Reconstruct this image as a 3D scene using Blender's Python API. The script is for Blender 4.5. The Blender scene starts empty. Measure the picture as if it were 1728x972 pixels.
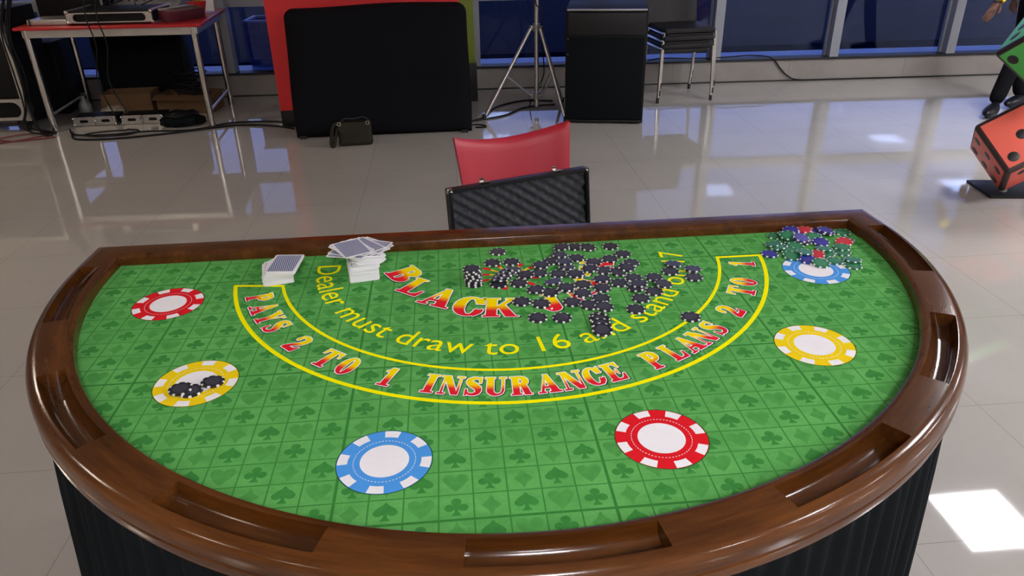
import bpy, bmesh, math, random
import numpy as np
from mathutils import Vector, Matrix, Euler, noise
from mathutils.geometry import tessellate_polygon

sc = bpy.context.scene
COL = sc.collection
PI = math.pi
R_ = math.radians

# ------------------------------------------------------------------ camera
cam_d = bpy.data.cameras.new('camera')
cam = bpy.data.objects.new('camera', cam_d)
COL.objects.link(cam)
cam_d.sensor_width = 36.0
cam_d.lens = 1261.0 / 1728.0 * 36.0
cam_d.clip_start = 0.02
cam_d.clip_end = 200
RW = [(0.9960059, -0.08756157, -0.01747049), (-0.05551302, -0.45402993, -0.88925538), (0.06993247, 0.88667344, -0.4570773)]
CP = (-0.0919968, -0.98833922, 1.52815688)
m3 = Matrix((RW[0], tuple(-a for a in RW[1]), tuple(-a for a in RW[2]))).transposed()
cam.matrix_world = Matrix.Translation(CP) @ m3.to_4x4()
sc.camera = cam

# ------------------------------------------------------------------ light
WORLD_STRENGTH = 1.0
PANEL_STRENGTH = 60.0
sc.view_settings.view_transform = 'Standard'
sc.view_settings.look = 'None'
sc.view_settings.gamma = 1.0
sc.view_settings.use_curve_mapping = False
sc.view_settings.exposure = 0.38
w = bpy.data.worlds.new('sky'); sc.world = w; w.use_nodes = True
nt = w.node_tree
bg = nt.nodes['Background']; bg.inputs['Strength'].default_value = WORLD_STRENGTH
tc = nt.nodes.new('ShaderNodeTexCoord'); sx = nt.nodes.new('ShaderNodeSeparateXYZ'); rp = nt.nodes.new('ShaderNodeValToRGB')
nt.links.new(tc.outputs['Generated'], sx.inputs[0]); nt.links.new(sx.outputs['Z'], rp.inputs[0]); nt.links.new(rp.outputs[0], bg.inputs[0])
rp.color_ramp.elements[0].position = 0.0; rp.color_ramp.elements[0].color = (0.34, 0.45, 1.0, 1)
rp.color_ramp.elements[1].position = 0.45; rp.color_ramp.elements[1].color = (0.16, 0.19, 0.30, 1)
_e = rp.color_ramp.elements.new(0.2); _e.color = (0.42, 0.50, 1.0, 1)
sc.cycles.use_denoising = True
sc.cycles.max_bounces = 8
sc.cycles.transparent_max_bounces = 12
sc.cycles.sample_clamp_indirect = 8

# ------------------------------------------------------------------ helpers
def tag(o, label=None, cat=None, group=None, kind=None):
    if label: o['label'] = label
    if cat: o['category'] = cat
    if group: o['group'] = group
    if kind: o['kind'] = kind
    return o

def link(name, me, mat=None, parent=None):
    o = bpy.data.objects.new(name, me); COL.objects.link(o)
    if mat is not None and me is not None:
        for m in (mat if isinstance(mat, (list, tuple)) else [mat]): me.materials.append(m)
    if parent: o.parent = parent
    return o

def empty(name, loc=(0, 0, 0), rz=0.0):
    o = bpy.data.objects.new(name, None); COL.objects.link(o)
    o.empty_display_size = 0.05
    o.location = loc; o.rotation_euler = (0, 0, rz)
    return o

def copy_tree(o, parent=None):
    c = o.copy(); COL.objects.link(c); c.parent = parent
    for ch in [x for x in o.children]: copy_tree(ch, c)
    return c

def smooth(me, ang=35):
    me.polygons.foreach_set('use_smooth', [True] * len(me.polygons))
    me.set_sharp_from_angle(angle=R_(ang))

class MB:
    """collects shapes and links them as one mesh object"""
    def __init__(s): s.bm = bmesh.new()
    def poly(s, verts, faces, mi=0):
        vs = [s.bm.verts.new(v) for v in verts]; fs = []
        for f in faces:
            try: nf = s.bm.faces.new([vs[i] for i in f]); nf.material_index = mi; fs.append(nf)
            except ValueError: pass
        return vs, fs
    def box(s, c, d, rot=None, bev=0.0, seg=2, mi=0, taper=None):
        t = bmesh.new(); bmesh.ops.create_cube(t, size=1.0)
        for v in t.verts:
            v.co = Vector((v.co.x * d[0], v.co.y * d[1], v.co.z * d[2]))
            if taper and v.co.z > 0: v.co.x *= taper[0]; v.co.y *= taper[1]
        if bev: bmesh.ops.bevel(t, geom=t.edges[:], offset=bev, segments=seg, affect='EDGES', profile=0.6)
        M = Matrix.Translation(c) @ (rot.to_4x4() if rot is not None else Matrix())
        s.add(t, M, mi)
    def add(s, t, M=Matrix(), mi=0):
        mp = {v: s.bm.verts.new(M @ v.co) for v in t.verts}
        for f in t.faces:
            try: nf = s.bm.faces.new([mp[v] for v in f.verts]); nf.material_index = mi if mi is not None else f.material_index
            except ValueError: pass
        t.free()
    def tube(s, pts, r, n=10, mi=0, cap=True, closed=False):
        pts = [Vector(p) for p in pts]; N = len(pts)
        rad = r if isinstance(r, (list, tuple)) else [r] * N
        rings = []; up = None
        for i, p in enumerate(pts):
            if closed: t = pts[(i + 1) % N] - pts[i - 1]
            elif i == 0: t = pts[1] - pts[0]
            elif i == N - 1: t = pts[-1] - pts[-2]
            else: t = (pts[i + 1] - p).normalized() + (p - pts[i - 1]).normalized()
            if t.length < 1e-9: t = Vector((0, 0, 1))
            t.normalize()
            if up is None:
                a = Vector((0, 0, 1)) if abs(t.z) < .9 else Vector((1, 0, 0)); up = t.cross(a).normalized()
            else:
                up = (up - t * up.dot(t)); up = up.normalized() if up.length > 1e-6 else t.orthogonal().normalized()
            sd = t.cross(up)
            rings.append([s.bm.verts.new(p + (up * math.cos(2 * PI * k / n) + sd * math.sin(2 * PI * k / n)) * rad[i]) for k in range(n)])
        M = N if closed else N - 1
        for i in range(M):
            a, b = rings[i], rings[(i + 1) % N]
            for k in range(n):
                f = s.bm.faces.new((a[k], a[(k + 1) % n], b[(k + 1) % n], b[k])); f.material_index = mi
        if cap and not closed:
            f = s.bm.faces.new(rings[0][::-1]); f.material_index = mi
            f = s.bm.faces.new(rings[-1]); f.material_index = mi
    def prism(s, outline, z0, z1, mi=0, M=Matrix()):
        n = len(outline)
        a = [s.bm.verts.new(M @ Vector((x, y, z0))) for x, y in outline]; b = [s.bm.verts.new(M @ Vector((x, y, z1))) for x, y in outline]
        for f in ([a[::-1], b] + [[a[i], a[(i + 1) % n], b[(i + 1) % n], b[i]] for i in range(n)]):
            nf = s.bm.faces.new(f); nf.material_index = mi
    def build(s, name, mat, parent=None, sm=35, bev=None):
        bmesh.ops.recalc_face_normals(s.bm, faces=s.bm.faces[:])
        me = bpy.data.meshes.new(name); s.bm.to_mesh(me); s.bm.free()
        if sm: smooth(me, sm)
        o = link(name, me, mat, parent)
        if bev:
            m = o.modifiers.new('bevel', 'BEVEL'); m.width = bev; m.segments = 2; m.limit_method = 'ANGLE'; m.angle_limit = R_(40)
        return o

def spline(pts, n=8):
    P = [Vector(p) for p in pts]; out = []
    P = [P[0] * 2 - P[1]] + P + [P[-1] * 2 - P[-2]]
    for i in range(1, len(P) - 2):
        for k in range(n):
            t = k / n; a, b, c, d = P[i - 1], P[i], P[i + 1], P[i + 2]
            out.append(0.5 * ((2 * b) + (c - a) * t + (2 * a - 5 * b + 4 * c - d) * t * t + (3 * b - a - 3 * c + d) * t ** 3))
    out.append(P[-2]); return out

# ------------------------------------------------------------------ materials
class NG:
    def __init__(s, m): s.t = m.node_tree; s.n = s.t.nodes; s.l = s.t.links
    def new(s, ty, **k):
        x = s.n.new(ty)
        for a, b in k.items(): setattr(x, a, b)
        return x
    def math(s, op, a, b=None, c=None, clamp=False):
        x = s.new('ShaderNodeMath', operation=op, use_clamp=clamp)
        for i, v in enumerate((a, b, c)):
            if v is None: continue
            if isinstance(v, (int, float)): x.inputs[i].default_value = v
            else: s.l.new(v, x.inputs[i])
        return x.outputs[0]
    def mix(s, f, a, b):
        x = s.new('ShaderNodeMix', data_type='RGBA')
        for i, v in ((0, f), (6, a), (7, b)):
            if isinstance(v, (int, float)): x.inputs[i].default_value = v
            elif isinstance(v, tuple): x.inputs[i].default_value = (*v, 1) if len(v) == 3 else v
            else: s.l.new(v, x.inputs[i])
        return x.outputs[2]
    def pos(s): return s.new('ShaderNodeNewGeometry').outputs['Position']
    def obj(s): return s.new('ShaderNodeTexCoord').outputs['Object']
    def noise(s, v, scale, detail=3, rough=.5, out='Fac', scl=None):
        if scl:
            mp = s.new('ShaderNodeMapping'); mp.inputs['Scale'].default_value = scl; s.l.new(v, mp.inputs[0]); v = mp.outputs[0]
        x = s.new('ShaderNodeTexNoise'); x.inputs['Scale'].default_value = scale; x.inputs['Detail'].default_value = detail; x.inputs['Roughness'].default_value = rough
        s.l.new(v, x.inputs['Vector']); return x.outputs[out]
    def ramp(s, f, stops):
        x = s.new('ShaderNodeValToRGB'); e = x.color_ramp.elements
        while len(e) < len(stops): e.new(0.5)
        for i, (p, c) in enumerate(stops): e[i].position = p; e[i].color = (*c, 1)
        s.l.new(f, x.inputs[0]); return x.outputs[0]
    def bump(s, h, strength, dist=0.001):
        b = s.new('ShaderNodeBump'); b.inputs['Strength'].default_value = strength; b.inputs['Distance'].default_value = dist
        s.l.new(h, b.inputs['Height']); s.l.new(b.outputs[0], s.bsdf.inputs['Normal'])

def mat(name, col=(.5, .5, .5), rough=.5, metal=0.0, coat=0.0, var=0.0, vscale=20.0, bump=0.0, bscale=200.0, spec=None, bdist=.001):
    m = bpy.data.materials.new(name); m.use_nodes = True
    g = NG(m); g.bsdf = b = m.node_tree.nodes['Principled BSDF']
    b.inputs['Base Color'].default_value = (*col, 1); b.inputs['Roughness'].default_value = rough; b.inputs['Metallic'].default_value = metal
    b.inputs['Coat Weight'].default_value = coat; b.inputs['Coat Roughness'].default_value = .06
    if spec is not None: b.inputs['Specular IOR Level'].default_value = spec
    if var:
        v = g.noise(g.obj(), vscale, 4)
        c = g.mix(v, tuple(max(0, x * (1 - var)) for x in col), tuple(min(1, x * (1 + var)) for x in col)); g.l.new(c, b.inputs['Base Color'])
    if bump: g.bump(g.noise(g.obj(), bscale, 3), bump, bdist)
    m['g'] = 0
    return m

def ngof(m):
    g = NG(m); g.bsdf = m.node_tree.nodes['Principled BSDF']; return g

M = {}
M['black_plastic'] = mat('black_plastic', (.008, .008, .009), .42, spec=.3, var=.3)
M['black_cloth'] = mat('black_cloth', (.0032, .0048, .0062), .85, spec=.12, var=.35, vscale=9, bump=.3, bscale=500)
M['cover_cloth'] = mat('cover_cloth', (.0032, .0032, .005), .85, spec=.12, var=.4, vscale=4, bump=.35, bscale=350)
M['black_case'] = mat('black_case', (.0045, .0045, .0052), .6, spec=.2, var=.3, bump=.25, bscale=300)
M['aluminium'] = mat('aluminium', (.55, .53, .52), .32, metal=.85, var=.12, vscale=30)
M['chrome'] = mat('chrome', (.62, .6, .58), .16, metal=1.0, var=.06)
M['steel_grey'] = mat('steel_grey', (.35, .34, .33), .35, metal=.7, var=.2)
M['rubber'] = mat('rubber', (.01, .01, .01), .7)
M['red_laminate'] = mat('red_laminate', (.42, .012, .018), .28, var=.12)
M['red_leather'] = mat('red_leather', (.40, .012, .03), .45, var=.08, bump=.12, bscale=400)
M['red_board'] = mat('red_board', (.62, .02, .025), .55, var=.08)
M['green_board'] = mat('green_board', (.16, .2, .015), .5, var=.1)
M['cardboard'] = mat('cardboard', (.12, .062, .026), .85, var=.2, vscale=12)
M['paper'] = mat('paper', (.75, .75, .78), .7, var=.03)
M['cable'] = mat('cable', (.004, .004, .005), .5, spec=.2)
M['cable_red'] = mat('cable_red', (.12, .012, .015), .5)
M['grey_cloth'] = mat('grey_cloth', (.05, .05, .06), .6, var=.2)
M['seat_dark'] = mat('seat_dark', (.012, .0105, .0125), .55, spec=.25, var=.2)
M['crate_blue'] = mat('crate_blue', (.015, .02, .22), .35, var=.2)
M['olive_leather'] = mat('olive_leather', (.014, .012, .0065), .5, spec=.25, var=.3, vscale=12, bump=.2, bscale=150)
M['brass'] = mat('brass', (.6, .45, .25), .25, metal=1)
M['foam'] = mat('foam', (.035, .038, .046), .85, var=.25, vscale=60)
M['white_card'] = mat('white_card', (.82, .81, .84), .45, var=.02)
M['skin'] = mat('skin', (.13, .06, .04), .5, var=.1)
M['hair'] = mat('hair', (.01, .008, .007), .5, var=.3)
M['yellow_band'] = mat('yellow_band', (.75, .6, .03), .5, var=.05)
M['black_clothing'] = mat('black_clothing', (.004, .004, .006), .85, spec=.1, var=.3)
M['shoe'] = mat('shoe_leather', (.004, .004, .007), .35, spec=.3)
M['bottle'] = mat('bottle_plastic', (.11, .11, .115), .3, var=.1)

# varnished wood
def wood():
    m = mat('varnished_wood', (.09, .03, .01), .16, coat=.0, spec=.38)
    g = ngof(m); p = g.pos()
    sep = g.new('ShaderNodeSeparateXYZ'); g.l.new(p, sep.inputs[0])
    dx = g.math('SUBTRACT', sep.outputs[0], .003); dy = g.math('SUBTRACT', sep.outputs[1], .585)
    rr = g.math('SQRT', g.math('ADD', g.math('MULTIPLY', dx, dx), g.math('MULTIPLY', dy, dy)))
    an = g.math('ARCTAN2', dy, dx)
    cx = g.new('ShaderNodeCombineXYZ'); g.l.new(g.math('MULTIPLY', an, .9), cx.inputs[0]); g.l.new(g.math('MULTIPLY', rr, 9.0), cx.inputs[1]); g.l.new(g.math('MULTIPLY', sep.outputs[2], 9.0), cx.inputs[2])
    n1 = g.noise(cx.outputs[0], 3.2, 6, .6); n2 = g.noise(cx.outputs[0], 11, 5, .65)
    f = g.math('ADD', g.math('MULTIPLY', n1, .65), g.math('MULTIPLY', n2, .35))
    c = g.ramp(f, [(.3, (.030, .0092, .0022)), (.5, (.072, .0225, .0045)), (.68, (.125, .041, .008))])
    g.l.new(c, g.bsdf.inputs['Base Color'])
    g.bump(g.noise(p, 90, 3), .12, .0008)
    return m
M['wood'] = wood()

def felt():
    m = mat('green_felt', (.05, .3, .03), .9, spec=.15)
    g = ngof(m); p = g.pos()
    a = g.noise(p, 14, 5, .6, scl=(1, 1, 1)); b = g.noise(p, 160, 3, .6); c2 = g.noise(p, 30, 4, .6, scl=(.4, 1.6, 1))
    f = g.math('ADD', g.math('MULTIPLY', a, .45), g.math('ADD', g.math('MULTIPLY', b, .2), g.math('MULTIPLY', c2, .35)))
    g.l.new(g.ramp(f, [(.36, (.072, .295, .066)), (.5, (.098, .36, .085)), (.64, (.13, .415, .11))]), g.bsdf.inputs['Base Color'])
    g.bump(g.noise(p, 700, 2), .15, .0005)
    return m
M['felt'] = felt()
def print_mat(name, col, v=.12):
    m = mat(name, col, .85, spec=.04, var=v, vscale=70); return m
M['felt_line'] = print_mat('felt_grid_line', (.045, .225, .045), .2)
M['felt_seam'] = print_mat('felt_thick_line', (.038, .20, .038), .2)
M['suit_dark'] = print_mat('felt_dark_suit', (.046, .235, .048), .25)
M['suit_faint'] = print_mat('felt_faint_suit', (.075, .305, .068), .25)
M['yellow'] = print_mat('yellow_print', (.93, .88, .0), .04)
M['white_print'] = print_mat('white_print', (.82, .8, .84), .03)
M['red_print'] = print_mat('red_print', (.68, .012, .02), .05)
M['gold_print'] = print_mat('gold_print', (.83, .6, .008), .05)
M['blue_print'] = print_mat('blue_print', (.07, .3, .75), .05)
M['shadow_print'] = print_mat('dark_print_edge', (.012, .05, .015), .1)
def grad():
    m = mat('yellow_to_red_print', (.8, .6, 0), .85, spec=.04)
    g = ngof(m); uv = g.new('ShaderNodeUVMap').outputs[0]; sp = g.new('ShaderNodeSeparateXYZ'); g.l.new(uv, sp.inputs[0])
    g.l.new(g.ramp(sp.outputs[1], [(0, (.72, .01, .03)), (.33, (.74, .02, .025)), (.47, (.85, .3, .01)), (.58, (.92, .64, .0)), (1, (.9, .76, .0))]), g.bsdf.inputs['Base Color'])
    return m
M['grad'] = grad()

def card_back():
    m = mat('card_back_hatch', (.3, .33, .5), .4)
    g = ngof(m); sp = g.new('ShaderNodeSeparateXYZ'); g.l.new(g.obj(), sp.inputs[0])
    s = g.math('ADD', g.math('MULTIPLY', sp.outputs[0], 1.0), g.math('MULTIPLY', sp.outputs[1], .42))
    f = g.math('GREATER_THAN', g.math('FRACT', g.math('MULTIPLY', s, 225.0)), .42)
    g.l.new(g.mix(f, (.55, .58, .72), (.075, .085, .2)), g.bsdf.inputs['Base Color'])
    return m
M['card_back'] = card_back()
for k, c in dict(K=(.016, .016, .022), G=(.008, .13, .055), B=(.012, .012, .2), R=(.5, .012, .03)).items():
    M['chip' + k] = mat('chip_' + k, c, .33, var=.12, vscale=120)
    M['inlay' + k] = mat('chip_inlay_' + k, {'K': (.045, .045, .068), 'G': (.03, .21, .10), 'B': (.03, .03, .27), 'R': (.55, .03, .05)}[k], .3, var=.1, vscale=120)  # black chip inlay is greyed, glare painted into its colour
M['chip_white'] = mat('chip_white', (.78, .78, .8), .35)

def floor_mat():
    m = mat('polished_floor_tile', (.4, .37, .34), .035, spec=.5)
    g = ngof(m); p = g.pos(); sp = g.new('ShaderNodeSeparateXYZ'); g.l.new(p, sp.inputs[0])
    def seam(o, off, per):
        fr = g.math('FRACT', g.math('DIVIDE', g.math('SUBTRACT', o, off - 100 * per), per))
        d = g.math('MINIMUM', fr, g.math('SUBTRACT', 1.0, fr)); return g.math('LESS_THAN', d, .0010 / per)
    s = g.math('MAXIMUM', seam(sp.outputs[0], -1.2, .565), seam(sp.outputs[1], .365, .56))
    n = g.noise(p, 1.3, 4, .55); n2 = g.noise(p, 40, 3)
    f = g.math('ADD', g.math('MULTIPLY', n, .8), g.math('MULTIPLY', n2, .2))
    c = g.ramp(f, [(.3, (.325, .302, .285)), (.7, (.37, .345, .325))])
    g.l.new(g.mix(s, c, (.2, .185, .18)), g.bsdf.inputs['Base Color'])
    return m
M['floor'] = floor_mat()
def stone():
    m = mat('beige_stone', (.36, .32, .28), .4)
    g = ngof(m); p = g.pos(); sp = g.new('ShaderNodeSeparateXYZ'); g.l.new(p, sp.inputs[0])
    fr = g.math('FRACT', g.math('DIVIDE', g.math('ADD', sp.outputs[0], 100.31), 1.1)); s = g.math('LESS_THAN', fr, .004)
    c = g.ramp(g.noise(p, 3, 5, .6), [(.3, (.20, .18, .17)), (.7, (.26, .235, .22))])
    g.l.new(g.mix(s, c, (.15, .13, .12)), g.bsdf.inputs['Base Color']); return m
M['stone'] = stone()
M['wall'] = mat('painted_wall', (.52, .47, .42), .8, var=.05, vscale=2)
M['ceiling'] = mat('ceiling_tile', (.62, .58, .54), .85, var=.05, vscale=2)
M['mullion'] = mat('grey_window_frame', (.25, .26, .30), .4, metal=.2, var=.1, vscale=4)
M['gasket'] = mat('black_gasket', (.006, .006, .008), .5)
M['deck_out'] = mat('blue_deck', (.002, .008, .042), .8, var=.5, vscale=1.0, spec=.02)
M['ledge_out'] = mat('pale_blue_ledge', (.1, .26, .75), .4, var=.15, vscale=2)
def glass():
    m = bpy.data.materials.new('tinted_glass'); m.use_nodes = True; t = m.node_tree; t.nodes.clear()
    o = t.nodes.new('ShaderNodeOutputMaterial'); mx = t.nodes.new('ShaderNodeMixShader'); tr = t.nodes.new('ShaderNodeBsdfTransparent'); gl = t.nodes.new('ShaderNodeBsdfGlossy')
    lw = t.nodes.new('ShaderNodeFresnel'); lw.inputs[0].default_value = 1.5
    tr.inputs[0].default_value = (.80, .85, .94, 1); gl.inputs[0].default_value = (.45, .55, .8, 1); gl.inputs['Roughness'].default_value = 0.01
    t.links.new(lw.outputs[0], mx.inputs[0]); t.links.new(tr.outputs[0], mx.inputs[1]); t.links.new(gl.outputs[0], mx.inputs[2]); t.links.new(mx.outputs[0], o.inputs[0])
    return m
M['glass'] = glass()
def emis(name, col, s):
    m = mat(name, col, .5); b = m.node_tree.nodes['Principled BSDF']; b.inputs['Emission Color'].default_value = (*col, 1); b.inputs['Emission Strength'].default_value = s; return m
M['panel'] = emis('lit_panel', (.98, .97, 1.0), PANEL_STRENGTH)
M['fill_warm'] = emis('warm_fill_panel', (1.0, .86, .70), PANEL_STRENGTH * .42)  # dimmer warm emitter for the added fill panels on the left

# ------------------------------------------------------------------ the room
def struct(name, mb, m, sm=None): 
    o = mb.build(name, m, sm=sm); o['kind'] = 'structure'; return o
HC = 3.0
XL, XR, YB = -8.5, 10.6, -6.2
WR = -0.038                                  # the window wall runs slightly askew
def wy(x): return 6.03 + WR * x
mb = MB(); mb.box((1.05, 0, -.05), (19.3, 13.6, .1)); struct('floor', mb, M['floor'])
mb = MB(); mb.box((1.05, 0, HC + .05), (19.3, 13.6, .1)); struct('ceiling', mb, M['ceiling'])
mb = MB(); mb.box((XL - .05, 0, HC / 2), (.1, 13.6, HC)); struct('wall_left', mb, M['wall'])
mb = MB(); mb.box((XR + .05, 0, HC / 2), (.1, 13.6, HC)); struct('wall_right', mb, M['wall'])
mb = MB(); mb.box((1.05, YB - .05, HC / 2), (19.3, .1, HC)); struct('wall_back', mb, M['wall'])
RZW = Matrix.Rotation(math.atan(WR), 3, 'Z')
def wbox(mb, x, dy, z, dx, dyy, dz, bev=0): mb.box((x, wy(x) + dy, z), (dx, dyy, dz), RZW, bev)
mb = MB(); wbox(mb, 1.05, .1, .095, 19.3, .2, .19); struct('wall_window', mb, M['stone'])
mb = MB(); wbox(mb, 1.05, .1, 2.85, 19.3, .2, .3); struct('wall_window_top', mb, M['wall'])
mb = MB(); wbox(mb, -4.45, .0, 1.93, 8.1, .08, 1.54); struct('wall_window_left', mb, M['wall'])
mb = MB(); wbox(mb, 1.05, .06, .2, 19.3, .14, .02); wbox(mb, 1.05, -.004, .006, 19.3, .008, .012); struct('trim_1', mb, M['gasket'])
mb = MB(); wbox(mb, 1.05, .09, .81, 19.3, .07, .09, .004); struct('trim_2', mb, M['mullion'])
mb = MB(); wbox(mb, 1.05, .09, 1.95, 19.3, .07, .09, .004); struct('trim_3', mb, M['mullion'])
mx = [0.175 + 1.108 * k for k in range(-8, 10)]
for i, x in enumerate(mx):
    mb = MB(); wbox(mb, x, .065, 1.455, .085, .13, 2.49, .003); wbox(mb, x - .05, .1, 1.455, .018, .04, 2.49)
    struct('window_%d' % (i + 1), mb, M['mullion'])
k = len(mx)
for i in range(len(mx) - 1):
    mb = MB(); x = (mx[i] + mx[i + 1]) / 2; wbox(mb, x, .11, 1.455, 1.02, .004, 2.49)
    struct('window_%d' % (k + i + 1), mb, M['glass'])
# outside
mb = MB(); mb.box((1, 26.3, .13), (90, 39, .1)); struct('floor_outside', mb, M['deck_out'])
mb = MB(); wbox(mb, 1.05, .33, .185, 30, .26, .02); struct('trim_4', mb, M['ledge_out'])

# ceiling lights and added fill panels
def panel(x, y, label, pm='panel'):
    t = empty('ceiling_light', (x, y, HC)); tag(t, label, 'ceiling light', 'square ceiling lights')
    mb = MB()
    for a, b, c, d in ((0, .31, .64, .02), (0, -.31, .64, .02), (.31, 0, .02, .6), (-.31, 0, .02, .6)): mb.box((a, b, -.012), (c, d, .024))
    mb.build('frame', M['paper'], t, sm=None)
    mb = MB(); mb.box((0, 0, -.006), (.6, .6, .008)); mb.build('diffuser', M[pm], t, sm=None)
for x in (-4.4, 4.05, 8.4):
    for y in (3.2, .9, -2.0, -4.4):
        if x < 0: continue
        panel(x, y, 'unseen square warm ceiling light added to brighten the left side')
for y in (3.6, .9, -2.0, -4.4): panel(-4.6, y, 'unseen square warm ceiling light added to brighten the left side', 'fill_warm')  # added fill, out of view, warms and brightens the left side
for y in (-2.6, -4.6): panel(0.2, y, 'unseen square warm ceiling light added to brighten the left side')  # added behind the camera, unseen, to soften the light

# ------------------------------------------------------------------ the table
ZF, ZR = .80, .825
TC = (.003, .585)
table = empty('blackjack_table', (0, .25, 0))
tag(table, 'half round blackjack table with a varnished brown rail and printed green felt', 'gaming table')
def tb(mb, name, m, sm=35, **k):
    o = mb.build(name, m, None, sm, **k); o.parent = table; o.matrix_parent_inverse = Matrix.Translation((0, -.25, 0)); return o

def stations():
    """pairs (inner, outer) around the closed D"""
    S = []
    for k in range(7):                       # right side straight part, corner -> arc start
        t = k / 7; S.append(((.868 + .004 * t, .645 - .06 * t), (.951 + .006 * t, .722 - .137 * t)))
    for k in range(121):
        a = -PI * k / 120; c, s = math.cos(a), math.sin(a)
        S.append(((TC[0] + .872 * c, TC[1] + .877 * s), (TC[0] + .954 * c, TC[1] + .952 * s)))
    for k in range(1, 8):
        t = k / 7; S.append(((-.869 + .001 * t, .585 + .06 * t), (-.951 + .003 * t, .585 + .137 * t)))
    for k in range(1, 40):
        t = k / 40; S.append(((-.868 + 1.736 * t, .645), (-.948 + 1.899 * t, .722)))
    return S
ST = stations()
PROF = [(0, 'f', .790), (0, 'f', .8185), (.0018, 'a', .8225), (.006, 'a', .8248), (.012, 'a', .825), (-.024, 'o', .825), (-.018, 'o', .8243), (-.012, 'o', .8222), (-.0065, 'o', .8188), (-.003, 'o', .8145), (-.0008, 'o', .809),
        (0, 'o', .802), (0, 'o', .7885), (-.0022, 'o', .7868), (-.0022, 'o', .7845), (0, 'o', .783), (0, 'o', .772), (-.0015, 'o', .766), (-.005, 'o', .760), (-.011, 'o', .756), (-.02, 'o', .755), (0, 'f', .755)]
mb = MB(); rings = []
for (ix, iy), (ox, oy) in ST:
    I = Vector((ix, iy)); O = Vector((ox, oy)); d = (O - I); L = d.length; d /= L; W = .078; sc_ = L / W
    rg = []
    for off, kind, z in PROF:
        q = I + d * (off * sc_) if kind in 'fa' else O + d * (off * sc_)
        rg.append(mb.bm.verts.new((q.x, q.y, z)))
    rings.append(rg)
N = len(rings); P = len(PROF)
for i in range(N):
    a, b = rings[i], rings[(i + 1) % N]
    for j in range(P): mb.bm.faces.new((a[j], a[(j + 1) % P], b[(j + 1) % P], b[j]))
rail = tb(mb, 'rail', M['wood'], 30)
# chip troughs cut into the rail
mb = MB()
for ca in (-7.0, -34.8, -61.6, -88.8, -116.2, -143.9, -172.6):
    n = 20; rg = []
    rin, rout = .8895, .9335
    for i in range(n + 1):
        a = R_(ca - 7.9 + 15.8 * i / n); ring = []
        pts = [(rin, .86), (rin, .8255)] + [((rin + rout) / 2 - (rout - rin) / 2 * math.cos(PI * j / 14), .824 - .027 * math.sin(PI * j / 14) ** .8) for j in range(0, 15)] + [(rout, .8255), (rout, .86)]
        for r, z in pts: ring.append(mb.bm.verts.new((TC[0] + r * math.cos(a), TC[1] + r * math.sin(a), z)))
        rg.append(ring)
    m_ = len(rg[0])
    for i in range(n):
        for j in range(m_): mb.bm.faces.new((rg[i][j], rg[i][(j + 1) % m_], rg[i + 1][(j + 1) % m_], rg[i + 1][j]))
    mb.bm.faces.new(rg[0][::-1]); mb.bm.faces.new(rg[-1])
cut = mb.build('cutter', M['wood'], None, None)
md = rail.modifiers.new('cut', 'BOOLEAN'); md.object = cut; md.operation = 'DIFFERENCE'; md.solver = 'EXACT'
dg = bpy.context.evaluated_depsgraph_get()
me = bpy.data.meshes.new_from_object(rail.evaluated_get(dg)); rail.modifiers.clear(); rail.data = me; smooth(me, 32)
bpy.data.objects.remove(cut)

# felt, slab and skirt
inner = [s[0] for s in ST]
def grow(pts, k):
    out = []
    for (ix, iy), (ox, oy) in ST:
        d = Vector((ox - ix, oy - iy)).normalized(); out.append((ix + d.x * k, iy + d.y * k))
    return out
S = .048; U0 = 2.85
mb = MB()
fo = grow(inner, .012)
vs = [mb.bm.verts.new((x, y, ZF)) for x, y in fo]; mb.bm.faces.new(vs)
def inside(x, y, m=.012):
    if y > .645 + m: return False
    if y > TC[1]: return abs(x) < .87 + m
    return math.hypot((x - TC[0]) / (.872 + m), (y - TC[1]) / (.877 + m)) < 1
def clipline(ax, c):                          # extent of a grid line inside the felt
    lo = hi = None
    for k in range(-1200, 1201):
        q = k * .001 + (.2 if ax == 'v' else 0)
        if inside(*((c, q) if ax == 'v' else (q, c)), m=.006):
            if lo is None: lo = q
            hi = q
    return lo, hi
Z1 = ZF + .00015
for u in range(-16, 23):
    x = (u - U0) * S; e = clipline('v', x)
    if e[0] is None: continue
    th = u % 8 == 5; h = (.0022 if th else .0011)
    mb.poly([(x - h, e[0], Z1), (x + h, e[0], Z1), (x + h, e[1], Z1), (x - h, e[1], Z1)], [(0, 1, 2, 3)], 2 if th else 1)
for v in range(-14, 8):
    y = -v * S; e = clipline('h', y)
    if e[0] is None: continue
    th = v % 8 == 5; h = (.0022 if th else .0011); z = Z1 + .00002
    mb.poly([(e[0], y - h, z), (e[1], y - h, z), (e[1], y + h, z), (e[0], y + h, z)], [(0, 1, 2, 3)], 2 if th else 1)
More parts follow.
